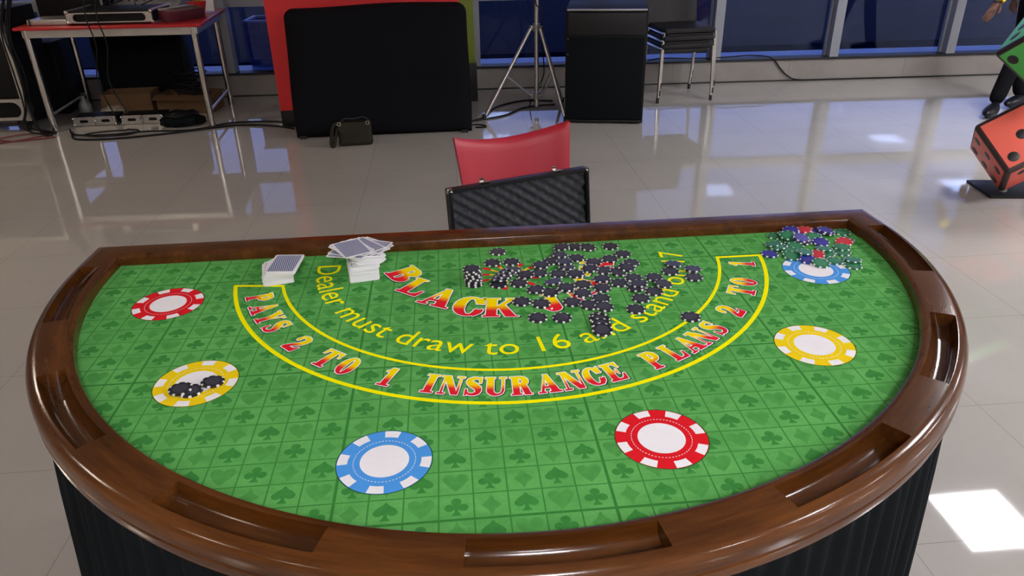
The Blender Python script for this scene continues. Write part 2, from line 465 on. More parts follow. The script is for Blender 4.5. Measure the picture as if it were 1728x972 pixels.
def suit(kind):
    if kind == 'd': return [[(0, .42), (-.1, .2), (-.3, 0), (-.1, -.2), (0, -.42), (.1, -.2), (.3, 0), (.1, .2)]]
    if kind == 'h':
        p = [(0.0, .2)]
        for k in range(13): a = PI * k / 12; p.append((.19 + .19 * math.cos(PI - a) * 1.0, .2 + .16 * math.sin(a)))
        p += [(.36, .08), (.22, -.14), (0, -.38)]
        q = [(-x, y) for x, y in p[::-1] if x != 0]
        return [p + q]
    if kind == 's':
        p = [(0, .4), (.1, .27), (.24, .16)]
        for k in range(9): a = R_(50 - 190 * k / 8); p.append((.2 + .15 * math.cos(a), -.02 + .14 * math.sin(a)))
        p += [(.035, -.1)]
        body = p + [(-x, y) for x, y in p[::-1] if x > 0]
        return [body, [(-.035, -.02), (.035, -.02), (.06, -.2), (.15, -.34), (-.15, -.34), (-.06, -.2)]]
    c = []
    for cx, cy in ((0, .2), (-.19, -.03), (.19, -.03)): c.append([(cx + .15 * math.cos(2 * PI * k / 14), cy + .145 * math.sin(2 * PI * k / 14)) for k in range(14)])
    return c + [[(-.09, .12), (.09, .12), (.05, 0), (.06, -.2), (.15, -.34), (-.15, -.34), (-.06, -.2), (-.05, 0)]]
SU = [suit(k) for k in 'cdsh']
for u in range(-17, 23):
    for v in range(-14, 7):
        cx = (u + .5 - U0) * S; cy = -(v + .5) * S
        if not inside(cx, cy, .0): continue
        k = (u + v) % 4
        for j, pl in enumerate(SU[k]):
            pts = [(cx + a * S * 1.0, cy + b * S * 1.0, Z1 + .00002 * (j + 2)) for a, b in pl]
            if all(inside(q[0], q[1], .009) for q in pts): mb.poly(pts, [tuple(range(len(pts)))], 3 if k in (0, 2) else 4)
tb(mb, 'felt', [M['felt'], M['felt_line'], M['felt_seam'], M['suit_dark'], M['suit_faint']], None)
mb = MB(); mb.prism(grow(inner, .01), .757, .7995); tb(mb, 'tabletop_board', M['cardboard'], None)

# pleated skirt
mb = MB(); base = grow(inner, .064); n = len(base); ring = []
dense = []
for i in range(n):
    a, b = Vector(base[i]), Vector(base[(i + 1) % n]); L = (b - a).length; kk = max(1, int(L / .006))
    for j in range(kk): dense.append(a + (b - a) * j / kk)
acc = 0; cent = Vector((0, .2)); zs = [.757, .72, .6, .4, .2, .012]
rows = [[] for _ in zs]
for i, q in enumerate(dense):
    acc += (q - dense[i - 1]).length
    t = (dense[(i + 1) % len(dense)] - dense[i - 1]).normalized(); nrm = Vector((t.y, -t.x))
    if nrm.dot(q - cent) < 0: nrm = -nrm
    ph = acc * 2 * PI / .045 + 1.3 * math.sin(acc * 5)
    for j, z in enumerate(zs):
        am = .002 + .012 * (1 - z / .757) ** .5; fl = (.05 if q.x < -.2 else .012) * (1 - z / .757)
        w_ = q + nrm * (am * math.sin(ph) + am * .5 * math.sin(ph * .37 + j * .4) + fl)
        rows[j].append(mb.bm.verts.new((w_.x, w_.y, z)))
for j in range(len(zs) - 1):
    for i in range(len(dense)): mb.bm.faces.new((rows[j][i], rows[j][(i + 1) % len(dense)], rows[j + 1][(i + 1) % len(dense)], rows[j + 1][i]))
sk = tb(mb, 'skirt', M['black_cloth'], 80)

# ---------------- printed betting spots
def ringpoly(mb, c, r0, r1, z, mi, a0=0, a1=2 * PI, n=64):
    vs = []
    for k in range(n + 1):
        a = a0 + (a1 - a0) * k / n
        vs.append(((c[0] + r0 * math.cos(a), c[1] + r0 * math.sin(a), z), (c[0] + r1 * math.cos(a), c[1] + r1 * math.sin(a), z)))
    for k in range(n): mb.poly([vs[k][0], vs[k][1], vs[k + 1][1], vs[k + 1][0]], [(0, 1, 2, 3)], mi)
Z2 = ZF + .0004
spots = [((-.698, .4395), 'red', -20), ((-.5555, .133), 'gold', -5), ((-.2165, -.1095), 'blue', -8), ((.202, -.102), 'red', 14), ((.550, .130), 'gold', 10), ((.692, .431), 'blue', 8)]
for c, col, a0 in spots:
    mb = MB(); ringpoly(mb, c, 0.0001, .0715, Z2, 2); ringpoly(mb, c, 0.0001, .0702, Z2 + .00003, 0)
    ringpoly(mb, c, .0001, .0362, Z2 + .00006, 1)
    for k in range(8):
        a = R_(a0 + 45 * k); ringpoly(mb, c, .0545, .0695, Z2 + .00006, 1, a - R_(10.5), a + R_(10.5), 6)
    for k in range(56):
        a = 2 * PI * k / 56; ringpoly(mb, c, .0452, .0464, Z2 + .00006, 1, a - .028, a + .028, 1)
    o = tb(mb, 'betting_spot', [M[col + '_print'], M['white_print'], M['shadow_print']], None)
    o['label'] = {'red': 'red and white printed chip circle', 'gold': 'yellow and white printed chip circle', 'blue': 'blue and white printed chip circle'}[col]
# yellow double arc
mb = MB(); c0 = (.0105, .6085)
a0, a1 = R_(-170.2), R_(-8.6)
ringpoly(mb, c0, .591, .5995, Z2, 0, a0, a1, 160)
b0, b1 = R_(-166.5), R_(-10.4)
ringpoly(mb, c0, .4935, .5005, Z2, 0, b0, b1, 160)
def seg(mb, p, q, h, z, mi=0):
    p = Vector(p); q = Vector(q); d = (q - p).normalized(); nn = Vector((-d.y, d.x)) * h
    mb.poly([(*(p - nn), z), (*(q - nn), z), (*(q + nn), z), (*(p + nn), z)], [(0, 1, 2, 3)], mi)
pa = lambda r, a: (c0[0] + r * math.cos(a), c0[1] + r * math.sin(a))
seg(mb, pa(.5995, a0), pa(.4935, b0), .0042, Z2 + .00003); seg(mb, pa(.5995, a1), pa(.4935, b1), .0042, Z2 + .00003)
o = tb(mb, 'printed_arc', M['yellow'], None); o['label'] = 'yellow printed double arc line'

# rule text, bent round the arc
fc = bpy.data.curves.new('t', 'FONT'); fc.body = 'Dealer must draw to 16 and stand on 17'; fc.size = 1.0; fc.offset = .0; fc.resolution_u = 5
fo_ = bpy.data.objects.new('t', fc); COL.objects.link(fo_); bpy.context.view_layer.update()
dg = bpy.context.evaluated_depsgraph_get(); tm = bpy.data.meshes.new_from_object(fo_.evaluated_get(dg))
xs = [v.co.x for v in tm.vertices]; x0, x1 = min(xs), max(xs)
cR, RB, capH = (.008, .580), .4180, .0555 / .73
t = bmesh.new(); t.from_mesh(tm); bmesh.ops.triangulate(t, faces=t.faces[:])
xmid = {}
for v in t.verts: xmid[v] = v.co.x
for v in t.verts:
    f = (v.co.x - x0) / (x1 - x0); a = R_(-180.6) + R_(178.4) * f; r = RB - v.co.y * capH
    v.co = Vector((cR[0] + r * math.cos(a), cR[1] + r * math.sin(a), Z2 + .0001))
fx = sorted((min(xmid[v] for v in f.verts), max(xmid[v] for v in f.verts), i) for i, f in enumerate(t.faces)); t.faces.ensure_lookup_table()
groups_, cur, mxx = [], [], None
for a_x, b_x, i in fx:
    if mxx is not None and a_x - mxx > .17: groups_.append(cur); cur = []
    cur.append(i); mxx = b_x if mxx is None else max(mxx, b_x)
groups_.append(cur)
for gset in groups_:
    mb = MB(); mp = {}
    for i in gset:
        f = t.faces[i]
        for v in f.verts:
            if v not in mp: mp[v] = mb.bm.verts.new(v.co)
        try: mb.bm.faces.new([mp[v] for v in f.verts])
        except ValueError: pass
    tb(mb, 'rule_word', M['yellow'], None)['label'] = 'yellow printed word of the dealer rule'
t.free()
bpy.data.objects.remove(fo_)

# ---------------- fat slab lettering (union of simple shapes -> distance field -> filled contour)
def _cr(x0, y0, x1, y1): return ('+', [(x0, y0), (x1, y0), (x1, y1), (x0, y1)])
def _po(*p): return ('+', list(p))
def _mi(*p): return ('-', list(p))
def _el(cx, cy, rx, ry, sg='+', a0=0, a1=360, n=40):
    return (sg, [(cx + rx * math.cos(R_(a0 + (a1 - a0) * k / n)), cy + ry * math.sin(R_(a0 + (a1 - a0) * k / n))) for k in range(n + 1)])
def _st(pts, w):
    n = len(pts); P3 = spline([(x, y, 0) for x, y in pts], 10); m_ = len(P3)
    return ('o', [(p.x, p.y, w[min(n - 1, int(i / (m_ - 1) * (n - 1)))] * (1 - (i / (m_ - 1) * (n - 1)) % 1) + w[min(n - 1, int(i / (m_ - 1) * (n - 1)) + 1)] * ((i / (m_ - 1) * (n - 1)) % 1)) for i, p in enumerate(P3)])
STEM = lambda x=.08, w=.27, h=1: [_cr(x, 0, x + w, h)]
SER = lambda a, b, y: [_cr(a, y, b, y + .085)]
GL = {
 'I': (.46, STEM(.1, .26) + SER(0, .46, 0) + SER(0, .46, .915)),
 'P': (.76, STEM() + SER(0, .46, 0) + SER(0, .4, .915) + [_cr(.3, .915, .45, 1), _el(.42, .71, .33, .29), _mi((.35, .56), (.35, .86), (.42, .86), (.47, .8), (.48, .71), (.47, .62), (.42, .56))]),
 'R': (.86, STEM() + SER(0, .44, 0) + SER(0, .4, .915) + [_el(.42, .735, .33, .265), _mi((.35, .6), (.35, .87), (.42, .87), (.47, .8), (.48, .735), (.47, .66), (.42, .6)), _po((.4, .5), (.66, .52), (.8, .06), (.86, .06), (.86, 0), (.55, 0))]),
 'B': (.84, STEM() + SER(0, .5, 0) + SER(0, .5, .915) + [_el(.44, .755, .3, .245), _el(.45, .275, .36, .275), _mi((.35, .6), (.35, .87), (.43, .86), (.47, .75), (.43, .62)), _mi((.35, .12), (.35, .46), (.45, .45), (.5, .29), (.45, .13))]),
 'L': (.78, STEM() + SER(0, .46, .915) + [_cr(0, 0, .74, .1), _po((.44, .06), (.74, 0), (.78, .38), (.7, .38), (.62, .18))]),
 'E': (.8, STEM() + [_cr(0, 0, .74, .1), _cr(0, .9, .72, 1), _cr(.3, .46, .55, .54), _po((.52, .36), (.58, .36), (.58, .64), (.52, .64)), _po((.44, .06), (.74, 0), (.78, .34), (.7, .34), (.62, .16)), _po((.44, .94), (.72, 1), (.74, .7), (.66, .7), (.6, .84))]),
 'A': (.96, [_po((.38, 1), (.56, 1), (.9, 0), (.56, 0)), _po((.42, 1), (.5, 1), (.22, 0), (.1, 0)), _cr(.2, .26, .62, .35)] + SER(0, .32, 0) + SER(.46, .96, 0)),
 'Y': (.9, [_po((.06, 1), (.4, 1), (.6, .5), (.6, .4), (.32, .4), (.32, .5)), _cr(.32, 0, .6, .5), _po((.72, 1), (.82, 1), (.6, .45), (.5, .45))] + SER(.2, .72, 0) + SER(0, .46, .915) + SER(.62, .9, .915)),
 'N': (.96, [_cr(.12, 0, .2, 1), _po((.06, 1), (.36, 1), (.86, 0), (.6, 0)), _cr(.77, 0, .86, 1)] + SER(0, .32, 0) + SER(.65, .96, .915) + SER(0, .34, .915)),
 'U': (.88, [_cr(.08, .3, .35, 1), _cr(.7, .3, .79, 1), _el(.435, .32, .355, .32), _mi((.35, .3), (.4, .16), (.52, .1), (.64, .16), (.7, .3), (.7, 1.1), (.35, 1.1)), _cr(.08, .3, .35, 1)] + SER(0, .43, .915) + SER(.6, .88, .915)),
 'T': (.84, STEM(.285, .27) + SER(.17, .67, 0) + [_cr(.02, .9, .82, 1), _po((0, .68), (.07, .68), (.17, .9), (.3, .93), (.02, 1)), _po((.84, .68), (.77, .68), (.67, .9), (.54, .93), (.82, 1))]),
 'O': (.8, [_el(.4, .5, .4, .5), _el(.4, .5, .085, .4, '-')]),
 'C': (.82, [_el(.42, .5, .42, .5), _el(.45, .5, .15, .4, '-'), _mi((.5, .38), (.95, .34), (.95, .66), (.5, .62)), _po((.7, .62), (.8, .62), (.8, 1), (.74, 1), (.62, .84)), _st([(.78, .36), (.74, .2), (.6, .07)], [.035, .05, .06])]),
 'K': (.95, STEM() + SER(0, .44, 0) + SER(0, .44, .915) + [_po((.7, .96), (.84, .96), (.4, .42), (.34, .42), (.34, .52)), _po((.4, .5), (.56, .66), (.86, .06), (.95, .06), (.95, 0), (.6, 0))] + SER(.6, .92, .915)),
 'J': (.62, [_cr(.26, .25, .53, 1), _el(.3, .24, .23, .24), _mi((.12, .3), (.26, .3), (.26, .14), (.2, .1)), _el(.14, .28, .12, .11)] + SER(.14, .62, .915)),
 'S': (.76, [_st([(.64, .72), (.6, .88), (.42, .94), (.2, .84), (.2, .68), (.4, .53), (.58, .36), (.56, .16), (.36, .06), (.16, .12), (.1, .28)], [.04, .05, .06, .1, .13, .15, .13, .1, .06, .05, .04]), _cr(.6, .66, .68, 1), _cr(.06, 0, .14, .34)]),
 '1': (.5, STEM(.14, .24) + SER(.02, .5, 0) + [_po((.38, 1), (.26, 1), (.0, .8), (.02, .74), (.2, .78))]),
 '2': (.78, [_st([(.14, .7), (.2, .88), (.42, .93), (.6, .78), (.54, .56), (.3, .32), (.12, .12)], [.1, .08, .07, .14, .13, .09, .07]), _po((.04, 0), (.72, 0), (.78, .36), (.7, .36), (.6, .22), (.3, .2), (.04, .16))]),
}
def pip_(px, py, poly):
    ins = np.zeros(px.shape, bool); n = len(poly)
    for i in range(n):
        x0, y0 = poly[i]; x1, y1 = poly[(i + 1) % n]
        if y0 == y1: continue
        c = ((y0 > py) != (y1 > py)) & (px < (x1 - x0) * (py - y0) / (y1 - y0) + x0); ins ^= c
    return ins
GN = 76
_gc = {}
def glyph_sdf(ch):
    if ch in _gc: return _gc[ch]
    wd, ops = GL[ch]; pad = .14; step = (1 + 2 * pad) / GN
    nx = int((wd + 2 * pad) / step) + 2
    X, Y = np.meshgrid(-pad + np.arange(nx) * step, -pad + np.arange(GN + 1) * step)
    ins = np.zeros(X.shape, bool)
    for op, p in ops:
        if op == '+': ins |= pip_(X, Y, p)
        elif op == '-': ins &= ~pip_(X, Y, p)
        else:
            for x, y, r in p: ins |= (X - x) ** 2 + (Y - y) ** 2 < r * r
    F = np.full(X.shape, 9.0)
    q = []
    H_ = ins[:, 1:] != ins[:, :-1]; j, i = np.nonzero(H_); q += [((X[a, b] + X[a, b + 1]) / 2, Y[a, b]) for a, b in zip(j, i)]
    V_ = ins[1:, :] != ins[:-1, :]; j, i = np.nonzero(V_); q += [(X[a, b], (Y[a, b] + Y[a + 1, b]) / 2) for a, b in zip(j, i)]
    q = np.array(q)
    for k in range(0, len(q), 200):
        d = np.sqrt(((X[..., None] - q[k:k + 200, 0]) ** 2 + (Y[..., None] - q[k:k + 200, 1]) ** 2).min(-1)); F = np.minimum(F, d)
    F = np.where(ins, -F, F)
    G = F.copy(); G[1:-1, 1:-1] = (F[1:-1, 1:-1] * 4 + F[:-2, 1:-1] + F[2:, 1:-1] + F[1:-1, :-2] + F[1:-1, 2:]) / 8
    _gc[ch] = (wd, X, Y, G, step); return _gc[ch]
def fill_level(ch, lev):
    """list of polygons (in glyph space) covering sdf < lev"""
    wd, X, Y, F, st = glyph_sdf(ch); F = F - lev; out = []
    ny, nx = F.shape
    for j in range(ny - 1):
        run = None
        for i in range(nx - 1):
            c = (F[j, i], F[j, i + 1], F[j + 1, i + 1], F[j + 1, i])
            full = c[0] < 0 and c[1] < 0 and c[2] < 0 and c[3] < 0
            if full:
                if run is None: run = i
                continue
            if run is not None: out.append([(X[j, run], Y[j, run]), (X[j, i], Y[j, i]), (X[j + 1, i], Y[j + 1, i]), (X[j + 1, run], Y[j + 1, run])]); run = None
            if not any(a < 0 for a in c): continue
            cs = ((X[j, i], Y[j, i]), (X[j, i + 1], Y[j, i + 1]), (X[j + 1, i + 1], Y[j + 1, i + 1]), (X[j + 1, i], Y[j + 1, i])); pl = []
            for k in range(4):
                a, b = c[k], c[(k + 1) % 4]
                if a < 0: pl.append(cs[k])
                if (a < 0) != (b < 0): t_ = a / (a - b); pl.append((cs[k][0] + (cs[(k + 1) % 4][0] - cs[k][0]) * t_, cs[k][1] + (cs[(k + 1) % 4][1] - cs[k][1]) * t_))
            if len(pl) > 2: out.append(pl)
    return out
_lv = {}
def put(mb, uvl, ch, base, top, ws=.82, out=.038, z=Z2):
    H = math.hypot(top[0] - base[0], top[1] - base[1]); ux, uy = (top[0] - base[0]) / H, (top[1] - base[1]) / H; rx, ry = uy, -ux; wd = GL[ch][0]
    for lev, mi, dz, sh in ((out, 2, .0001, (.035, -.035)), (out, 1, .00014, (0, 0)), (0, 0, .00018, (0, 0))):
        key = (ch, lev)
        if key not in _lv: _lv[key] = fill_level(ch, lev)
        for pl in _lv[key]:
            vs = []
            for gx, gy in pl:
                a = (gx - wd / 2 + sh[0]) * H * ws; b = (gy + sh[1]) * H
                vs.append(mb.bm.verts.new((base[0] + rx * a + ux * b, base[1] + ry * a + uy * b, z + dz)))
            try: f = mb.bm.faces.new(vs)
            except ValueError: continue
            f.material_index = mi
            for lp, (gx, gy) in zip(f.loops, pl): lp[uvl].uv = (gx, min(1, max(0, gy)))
LT = [('P', -162.3), ('A', -157.0), ('Y', -152.2), ('S', -147.7), ('2', -138.6), ('T', -129.5), ('O', -124.3), ('1', -115.2), ('I', -107.1), ('N', -103.3), ('S', -99.2), ('U', -95.3), ('R', -90.8), ('A', -86.0), ('N', -81.5), ('C', -77.4), ('E', -73.3),
      ('P', -64.6), ('L', -59.6), ('A', -55.1), ('N', -50.9), ('S', -46.55), ('2', -38.0), ('T', -28.0), ('O', -23.2), ('1', -13.6)]
prev = None
def flush():
    if mb is not None: tb(mb, 'printed_word', [M['grad'], M['white_print'], M['shadow_print']], None)['label'] = 'yellow to red printed word of the insurance line'
mb = None
for ch, a in LT:
    if prev is None or a - prev > 6.9: flush(); mb = MB(); uvl = mb.bm.loops.layers.uv.new('UVMap')
    prev = a
    c, s = math.cos(R_(a)), math.sin(R_(a)); B = (c0[0] + .5755 * c, c0[1] + .5755 * s); T = (c0[0] + .5205 * c, c0[1] + .5205 * s)
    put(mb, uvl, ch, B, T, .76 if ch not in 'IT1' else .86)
flush()
for word in (0, 1):
    mb = MB(); uvl = mb.bm.loops.layers.uv.new('UVMap')
    if word == 0:
        for ch, B, T, ws in (('B', (-.242, .502), (-.180, .536), 1.12), ('L', (-.207, .425), (-.160, .482), 1.0), ('A', (-.153, .366), (-.112, .432), .98), ('C', (-.084, .314), (-.066, .392), .96), ('K', (-.014, .302), (-.006, .380), .98)):
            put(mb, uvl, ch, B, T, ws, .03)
    else:
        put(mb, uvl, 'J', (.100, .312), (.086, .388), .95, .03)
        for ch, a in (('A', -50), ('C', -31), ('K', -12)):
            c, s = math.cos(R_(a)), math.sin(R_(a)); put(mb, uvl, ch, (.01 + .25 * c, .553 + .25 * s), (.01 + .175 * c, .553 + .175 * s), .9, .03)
    tb(mb, 'title_word', [M['grad'], M['white_print'], M['shadow_print']], None)['label'] = 'large yellow to red printed title word'
# burst of short rays in the middle
mb = MB(); cb = (.022, .487)
for k in range(13):
    a = 2 * PI * k / 13 + .1; r0, r1 = .030, .062 + .010 * (k % 2); ca, sa = math.cos(a), math.sin(a); h0, h1 = .0016, .0052
    mid = (r0 + r1) / 2
    for (ra, rb, ha, hb, mi) in ((r0, mid, h0, (h0 + h1) / 2, 0), (mid, r1, (h0 + h1) / 2, h1, 1)):
        mb.poly([(cb[0] + ca * ra - sa * ha, cb[1] + sa * ra + ca * ha, Z2), (cb[0] + ca * ra + sa * ha, cb[1] + sa * ra - ca * ha, Z2), (cb[0] + ca * rb + sa * hb, cb[1] + sa * rb - ca * hb, Z2), (cb[0] + ca * rb - sa * hb, cb[1] + sa * rb + ca * hb, Z2)], [(0, 1, 2, 3)], mi)
tb(mb, 'printed_burst', [M['gold_print'], M['red_print']], None)

# ------------------------------------------------------------------ poker chips
def chip_mesh(k):
    bm = bmesh.new(); n = 48; h = .00165; rs = [.0128, .0168, .0190, .0198]
    prof = [(.0128, h), (.0168, h), (.0191, h), (.0198, h - .0006), (.0198, -h + .0006), (.0191, -h), (.0168, -h), (.0128, -h)]
    rg = [[bm.verts.new((r * math.cos(2 * PI * i / n), r * math.sin(2 * PI * i / n), z)) for i in range(n)] for r, z in prof]
    for j in range(len(prof) - 1):
        for i in range(n):
            f = bm.faces.new((rg[j][i], rg[j + 1][i], rg[j + 1][(i + 1) % n], rg[j][(i + 1) % n]))
            sp_ = i % 6 < 2
            f.material_index = 1 if (sp_ and 1 <= j <= 5) else 0
    bm.faces.new(rg[0]); bm.faces.new(rg[-1][::-1])
    bmesh.ops.recalc_face_normals(bm, faces=bm.faces[:])
    me = bpy.data.meshes.new('poker_chip_' + k); bm.to_mesh(me); bm.free(); smooth(me, 40)
    me.materials.append(M['chip' + k]); me.materials.append(M['chip_white'])
    bm = bmesh.new()
    for sg in (1, -1):
        a = [bm.verts.new((.0128 * math.cos(2 * PI * i / n), .0128 * math.sin(2 * PI * i / n), sg * (h + .00004))) for i in range(n)]
        b = [bm.verts.new((.0124 * math.cos(2 * PI * i / n), .0124 * math.sin(2 * PI * i / n), sg * (h + .0001))) for i in range(n)]
        a = a if sg > 0 else a[::-1]; b = b if sg > 0 else b[::-1]
        bm.faces.new(b)
        for i in range(n): bm.faces.new((a[i], a[(i + 1) % n], b[(i + 1) % n], b[i]))
    m2 = bpy.data.meshes.new('inlay_' + k); bm.to_mesh(m2); bm.free(); m2.materials.append(M['inlay' + k])
    return me, m2
CM = {k: chip_mesh(k) for k in 'KGBR'}
CHIPS = [(0.0028,0.61,0.0017,0,0,1.49,'K'),(-0.0144,0.551,0.0017,-0,-0,-2.87,'K'),(0.029,0.5498,0.0017,0,-0,2.32,'K'),(0.0849,0.485,0.0017,-0,-0,-2.49,'K'),(0.0358,0.4406,0.0017,0,-0,-2.36,'K'),(0.0966,0.3908,0.0017,0,0,0.41,'K'),(0.0334,0.3573,0.0017,0,0,0.08,'K'),(0.1357,0.3431,0.0017,0,-0,-1.02,'K'),(0.0582,0.2867,0.0017,-0,-0,1.63,'K'),(0.1059,0.281,0.0017,0,-0,1.47,'K'),(0.1209,0.5434,0.0017,0,0,-0.03,'K'),(0.1337,0.4045,0.0017,0,-0,2.95,'K'),(0.1854,0.6153,0.0017,0,-0,-1.03,'K'),(0.1795,0.5527,0.0017,0,-0,2.99,'K'),(0.1268,0.4757,0.0017,0,-0,-2.27,'K'),(0.1496,0.5063,0.0035,0.012,0.09,0.96,'K'),(0.2152,0.6048,0.0038,-0.101,-0.038,-2.3,'K'),(0.2697,0.607,0.0017,-0,0,-0.83,'K'),(0.2543,0.5386,0.0017,-0,0,-3,'K'),(0.2149,0.5267,0.0017,-0,-0,-1.63,'K'),(0.2295,0.4815,0.0017,-0,-0,-2.07,'K'),(0.1658,0.4681,0.0017,-0,0,0.4,'K'),(0.133,0.4037,0.0051,-0,-0,-1.52,'K'),(0.1638,0.3787,0.0017,-0,0,-2.57,'K'),(0.2086,0.3977,0.0017,0,0,1.89,'K'),(0.1676,0.3236,0.0035,0.056,0.073,0.19,'K'),(0.3303,0.4337,0.0017,-0,0,-0.85,'K'),(0.3132,0.3691,0.0017,-0,0,2.97,'K'),(0.2785,0.3422,0.0017,0,0,-1.77,'K'),(0.2572,0.298,0.0017,0,-0,-0.76,'K'),(0.3561,0.2543,0.0017,-0,-0,-1.8,'K'),(0.3728,0.4578,0.0017,0,0,-0.5,'K'),(0.4151,0.4239,0.0017,-0,0,2.48,'K'),(0.2498,0.4167,0.0017,-0,0,-1.25,'K'),(0.2788,0.3872,0.0035,0.035,0.085,2.75,'K'),(0.0535,0.4759,0.0038,0.094,-0.054,-1.05,'K'),(0.0936,0.5191,0.0051,0,0,-2.67,'K'),(0.1532,0.6141,0.0038,-0.106,0.014,1.78,'K'),(0.1436,0.5716,0.0035,-0.044,0.083,0.4,'K'),(0.0677,0.4041,0.0038,0.044,-0.098,-0.92,'K'),(0.1619,0.4649,0.0051,-0,-0,-0.07,'K'),(0.1087,0.4321,0.0053,-0.182,-0.025,0.57,'K'),(0.2892,0.5612,0.0017,-0,0,-1.26,'K'),(0.2971,0.5119,0.0017,-0,-0,2.58,'K'),(0.1989,0.4894,0.0038,-0.101,-0.042,0.96,'K'),(0.2577,0.4648,0.0038,0.084,-0.064,1.86,'K'),(0.2801,0.4816,0.006,-0.076,0.057,-1.45,'K'),(0.2853,0.4363,0.0017,-0,-0,-0.8,'K'),(0.2155,0.4373,0.0034,-0.068,-0.052,0.28,'K'),(0.1708,0.4182,0.0017,-0,-0,-2.41,'K'),(0.198,0.3524,0.0017,0,0,0.28,'K'),(0.3401,0.3967,0.0044,-0.136,0.009,-1.78,'K'),(0.3886,0.49,0.0036,0.076,0.058,2.06,'K'),(0.4239,0.4615,0.0034,-0.078,-0.041,-0.75,'K'),(0.1485,0.5284,0.0056,-0.073,0.048,-0.25,'K'),(0.0721,0.3441,0.0017,0,-0,-0.65,'K'),(0.2878,0.3989,0.0067,-0.003,0.092,2.32,'K'),(0.196,0.3128,0.0039,-0.021,-0.111,2.91,'K'),(0.1776,0.2739,0.0017,-0,-0,-0.4,'K'),(0.1768,0.2556,0.0054,0.189,0.025,-0.14,'K'),(0.1754,0.2377,0.0054,-0.189,0.025,-3.02,'K'),(0.1739,0.2199,0.0054,-0.19,0.009,-3.1,'K'),(-0.0604,0.4515,0.0017,-0,-0,-0.76,'KS'),(-0.0608,0.4548,0.0051,0,-0,-3.11,'KS'),(-0.0611,0.4582,0.0085,0,-0,-2.24,'KS'),(-0.0617,0.4616,0.0119,0,0,2.71,'KS'),(-0.0621,0.4649,0.0153,-0,0,1.49,'KS'),(-0.0626,0.4683,0.0187,-0,-0,-0.14,'KS'),(-0.0631,0.4715,0.0221,0,-0,-2.84,'KS'),(-0.0636,0.4749,0.0255,-0,0,0.08,'KS'),(-0.0074,0.4425,0.0017,-0,0,0.62,'KS'),(-0.0033,0.4572,0.0063,-0.227,0.074,-0.15,'KS'),(0.0038,0.4694,0.0064,0.162,-0.185,-2.76,'KS'),(0.0115,0.4811,0.0065,-0.006,-0.245,-2.01,'KS'),(0.0187,0.4933,0.0064,0.086,0.23,1.47,'KS'),(0.0292,0.5032,0.0066,0.244,-0.032,2.81,'KS'),(-0.5561,0.1058,0.0017,-0,-0,0.85,'K'),(-0.5254,0.1276,0.0035,0.056,0.072,1.36,'K'),(-0.574,0.1088,0.0051,-0,0,1.94,'K'),(0.6759,0.6174,0.0017,-0,0,-0.22,'G'),(0.7002,0.6147,0.0044,0.049,-0.132,2.7,'G'),(0.7258,0.6238,0.0044,-0.107,-0.089,-2.36,'B'),(0.7531,0.6251,0.0042,0.121,-0.05,1.83,'G'),(0.7818,0.6251,0.0041,-0.023,-0.121,-3.12,'B'),(0.8056,0.6184,0.0044,0.096,-0.1,2.22,'K'),(0.7015,0.5751,0.0017,0,-0,2.21,'G'),(0.7606,0.5923,0.0054,-0.171,0.083,-2.68,'G'),(0.8452,0.6189,0.0017,-0,0,-2.61,'G'),(0.8332,0.5758,0.0017,-0,0,-0.6,'G'),(0.8187,0.5575,0.0046,0.018,0.147,-2.12,'R'),(0.6953,0.5469,0.0041,0.124,-0.015,-0.43,'G'),(0.7501,0.5047,0.0017,0,0,-0.9,'G'),(0.6726,0.5232,0.0038,0.102,-0.042,-0.15,'G'),(0.6533,0.5443,0.0061,0.227,-0.03,-2.19,'G'),(0.6652,0.4976,0.0045,0.046,-0.134,1.01,'G'),(0.7224,0.4983,0.0042,0.124,-0.019,-0.9,'R'),(0.6938,0.4736,0.0047,0.142,0.058,-0.21,'B'),(0.7895,0.5066,0.0017,0,-0,-0.6,'G'),(0.7516,0.4648,0.0017,-0,0,-2.71,'G'),(0.7795,0.4366,0.0017,0,-0,-1.74,'G'),(0.726,0.5722,0.0047,0.087,-0.018,1.51,'K'),(0.7488,0.6239,0.0115,-0.06,-0.054,0.44,'R'),(0.7162,0.6251,0.0121,0.065,0.146,-2.41,'B'),(0.698,0.5975,0.0109,0.109,-0.169,0.27,'G'),(0.8036,0.6224,0.0082,0.125,0.06,0.97,'B'),(0.6488,0.5641,0.0059,-0.006,0.218,2.37,'G'),(0.6975,0.5033,0.0098,0.048,-0.11,-2.55,'G'),(0.7537,0.5256,0.0049,-0.051,0.154,1,'G'),(0.7984,0.5273,0.0053,0.007,-0.009,0.25,'G'),(0.7127,0.4525,0.0045,0.102,0.103,-0.6,'G'),(0.7908,0.4604,0.0042,0.104,0.079,2.01,'G'),(0.7217,0.5771,0.0123,-0.247,0.017,-2.49,'B'),(0.623,0.5194,0.0017,-0,-0,-2.39,'B'),(0.7648,0.5637,0.0044,0.117,0.074,-0.49,'B')]
ORD = ['first', 'second', 'third', 'fourth', 'fifth', 'sixth', 'seventh', 'eighth', 'ninth', 'tenth', 'eleventh', 'twelfth', 'thirteenth', 'fourteenth', 'fifteenth', 'sixteenth', 'seventeenth', 'eighteenth', 'nineteenth', 'twentieth']
CN = dict(K='black', G='green', B='blue', R='red')
def put_chip(x, y, z, rx, ry, rz, k, label, group):
    o = link('poker_chip', CM[k][0]); o.location = (x, y, ZF + z); o.rotation_euler = (rx, ry, rz)
    i_ = link('inlay', CM[k][1], None, o)
    tag(o, label, 'poker chip', group)
heap, colu, yel, col2 = [], [], [], []
for c in CHIPS:
    if c[6] == 'KS': colu.append(c)
    elif c[0] < -.3: yel.append(c)
    elif c[0] > .55: col2.append(c)
    else: heap.append(c)
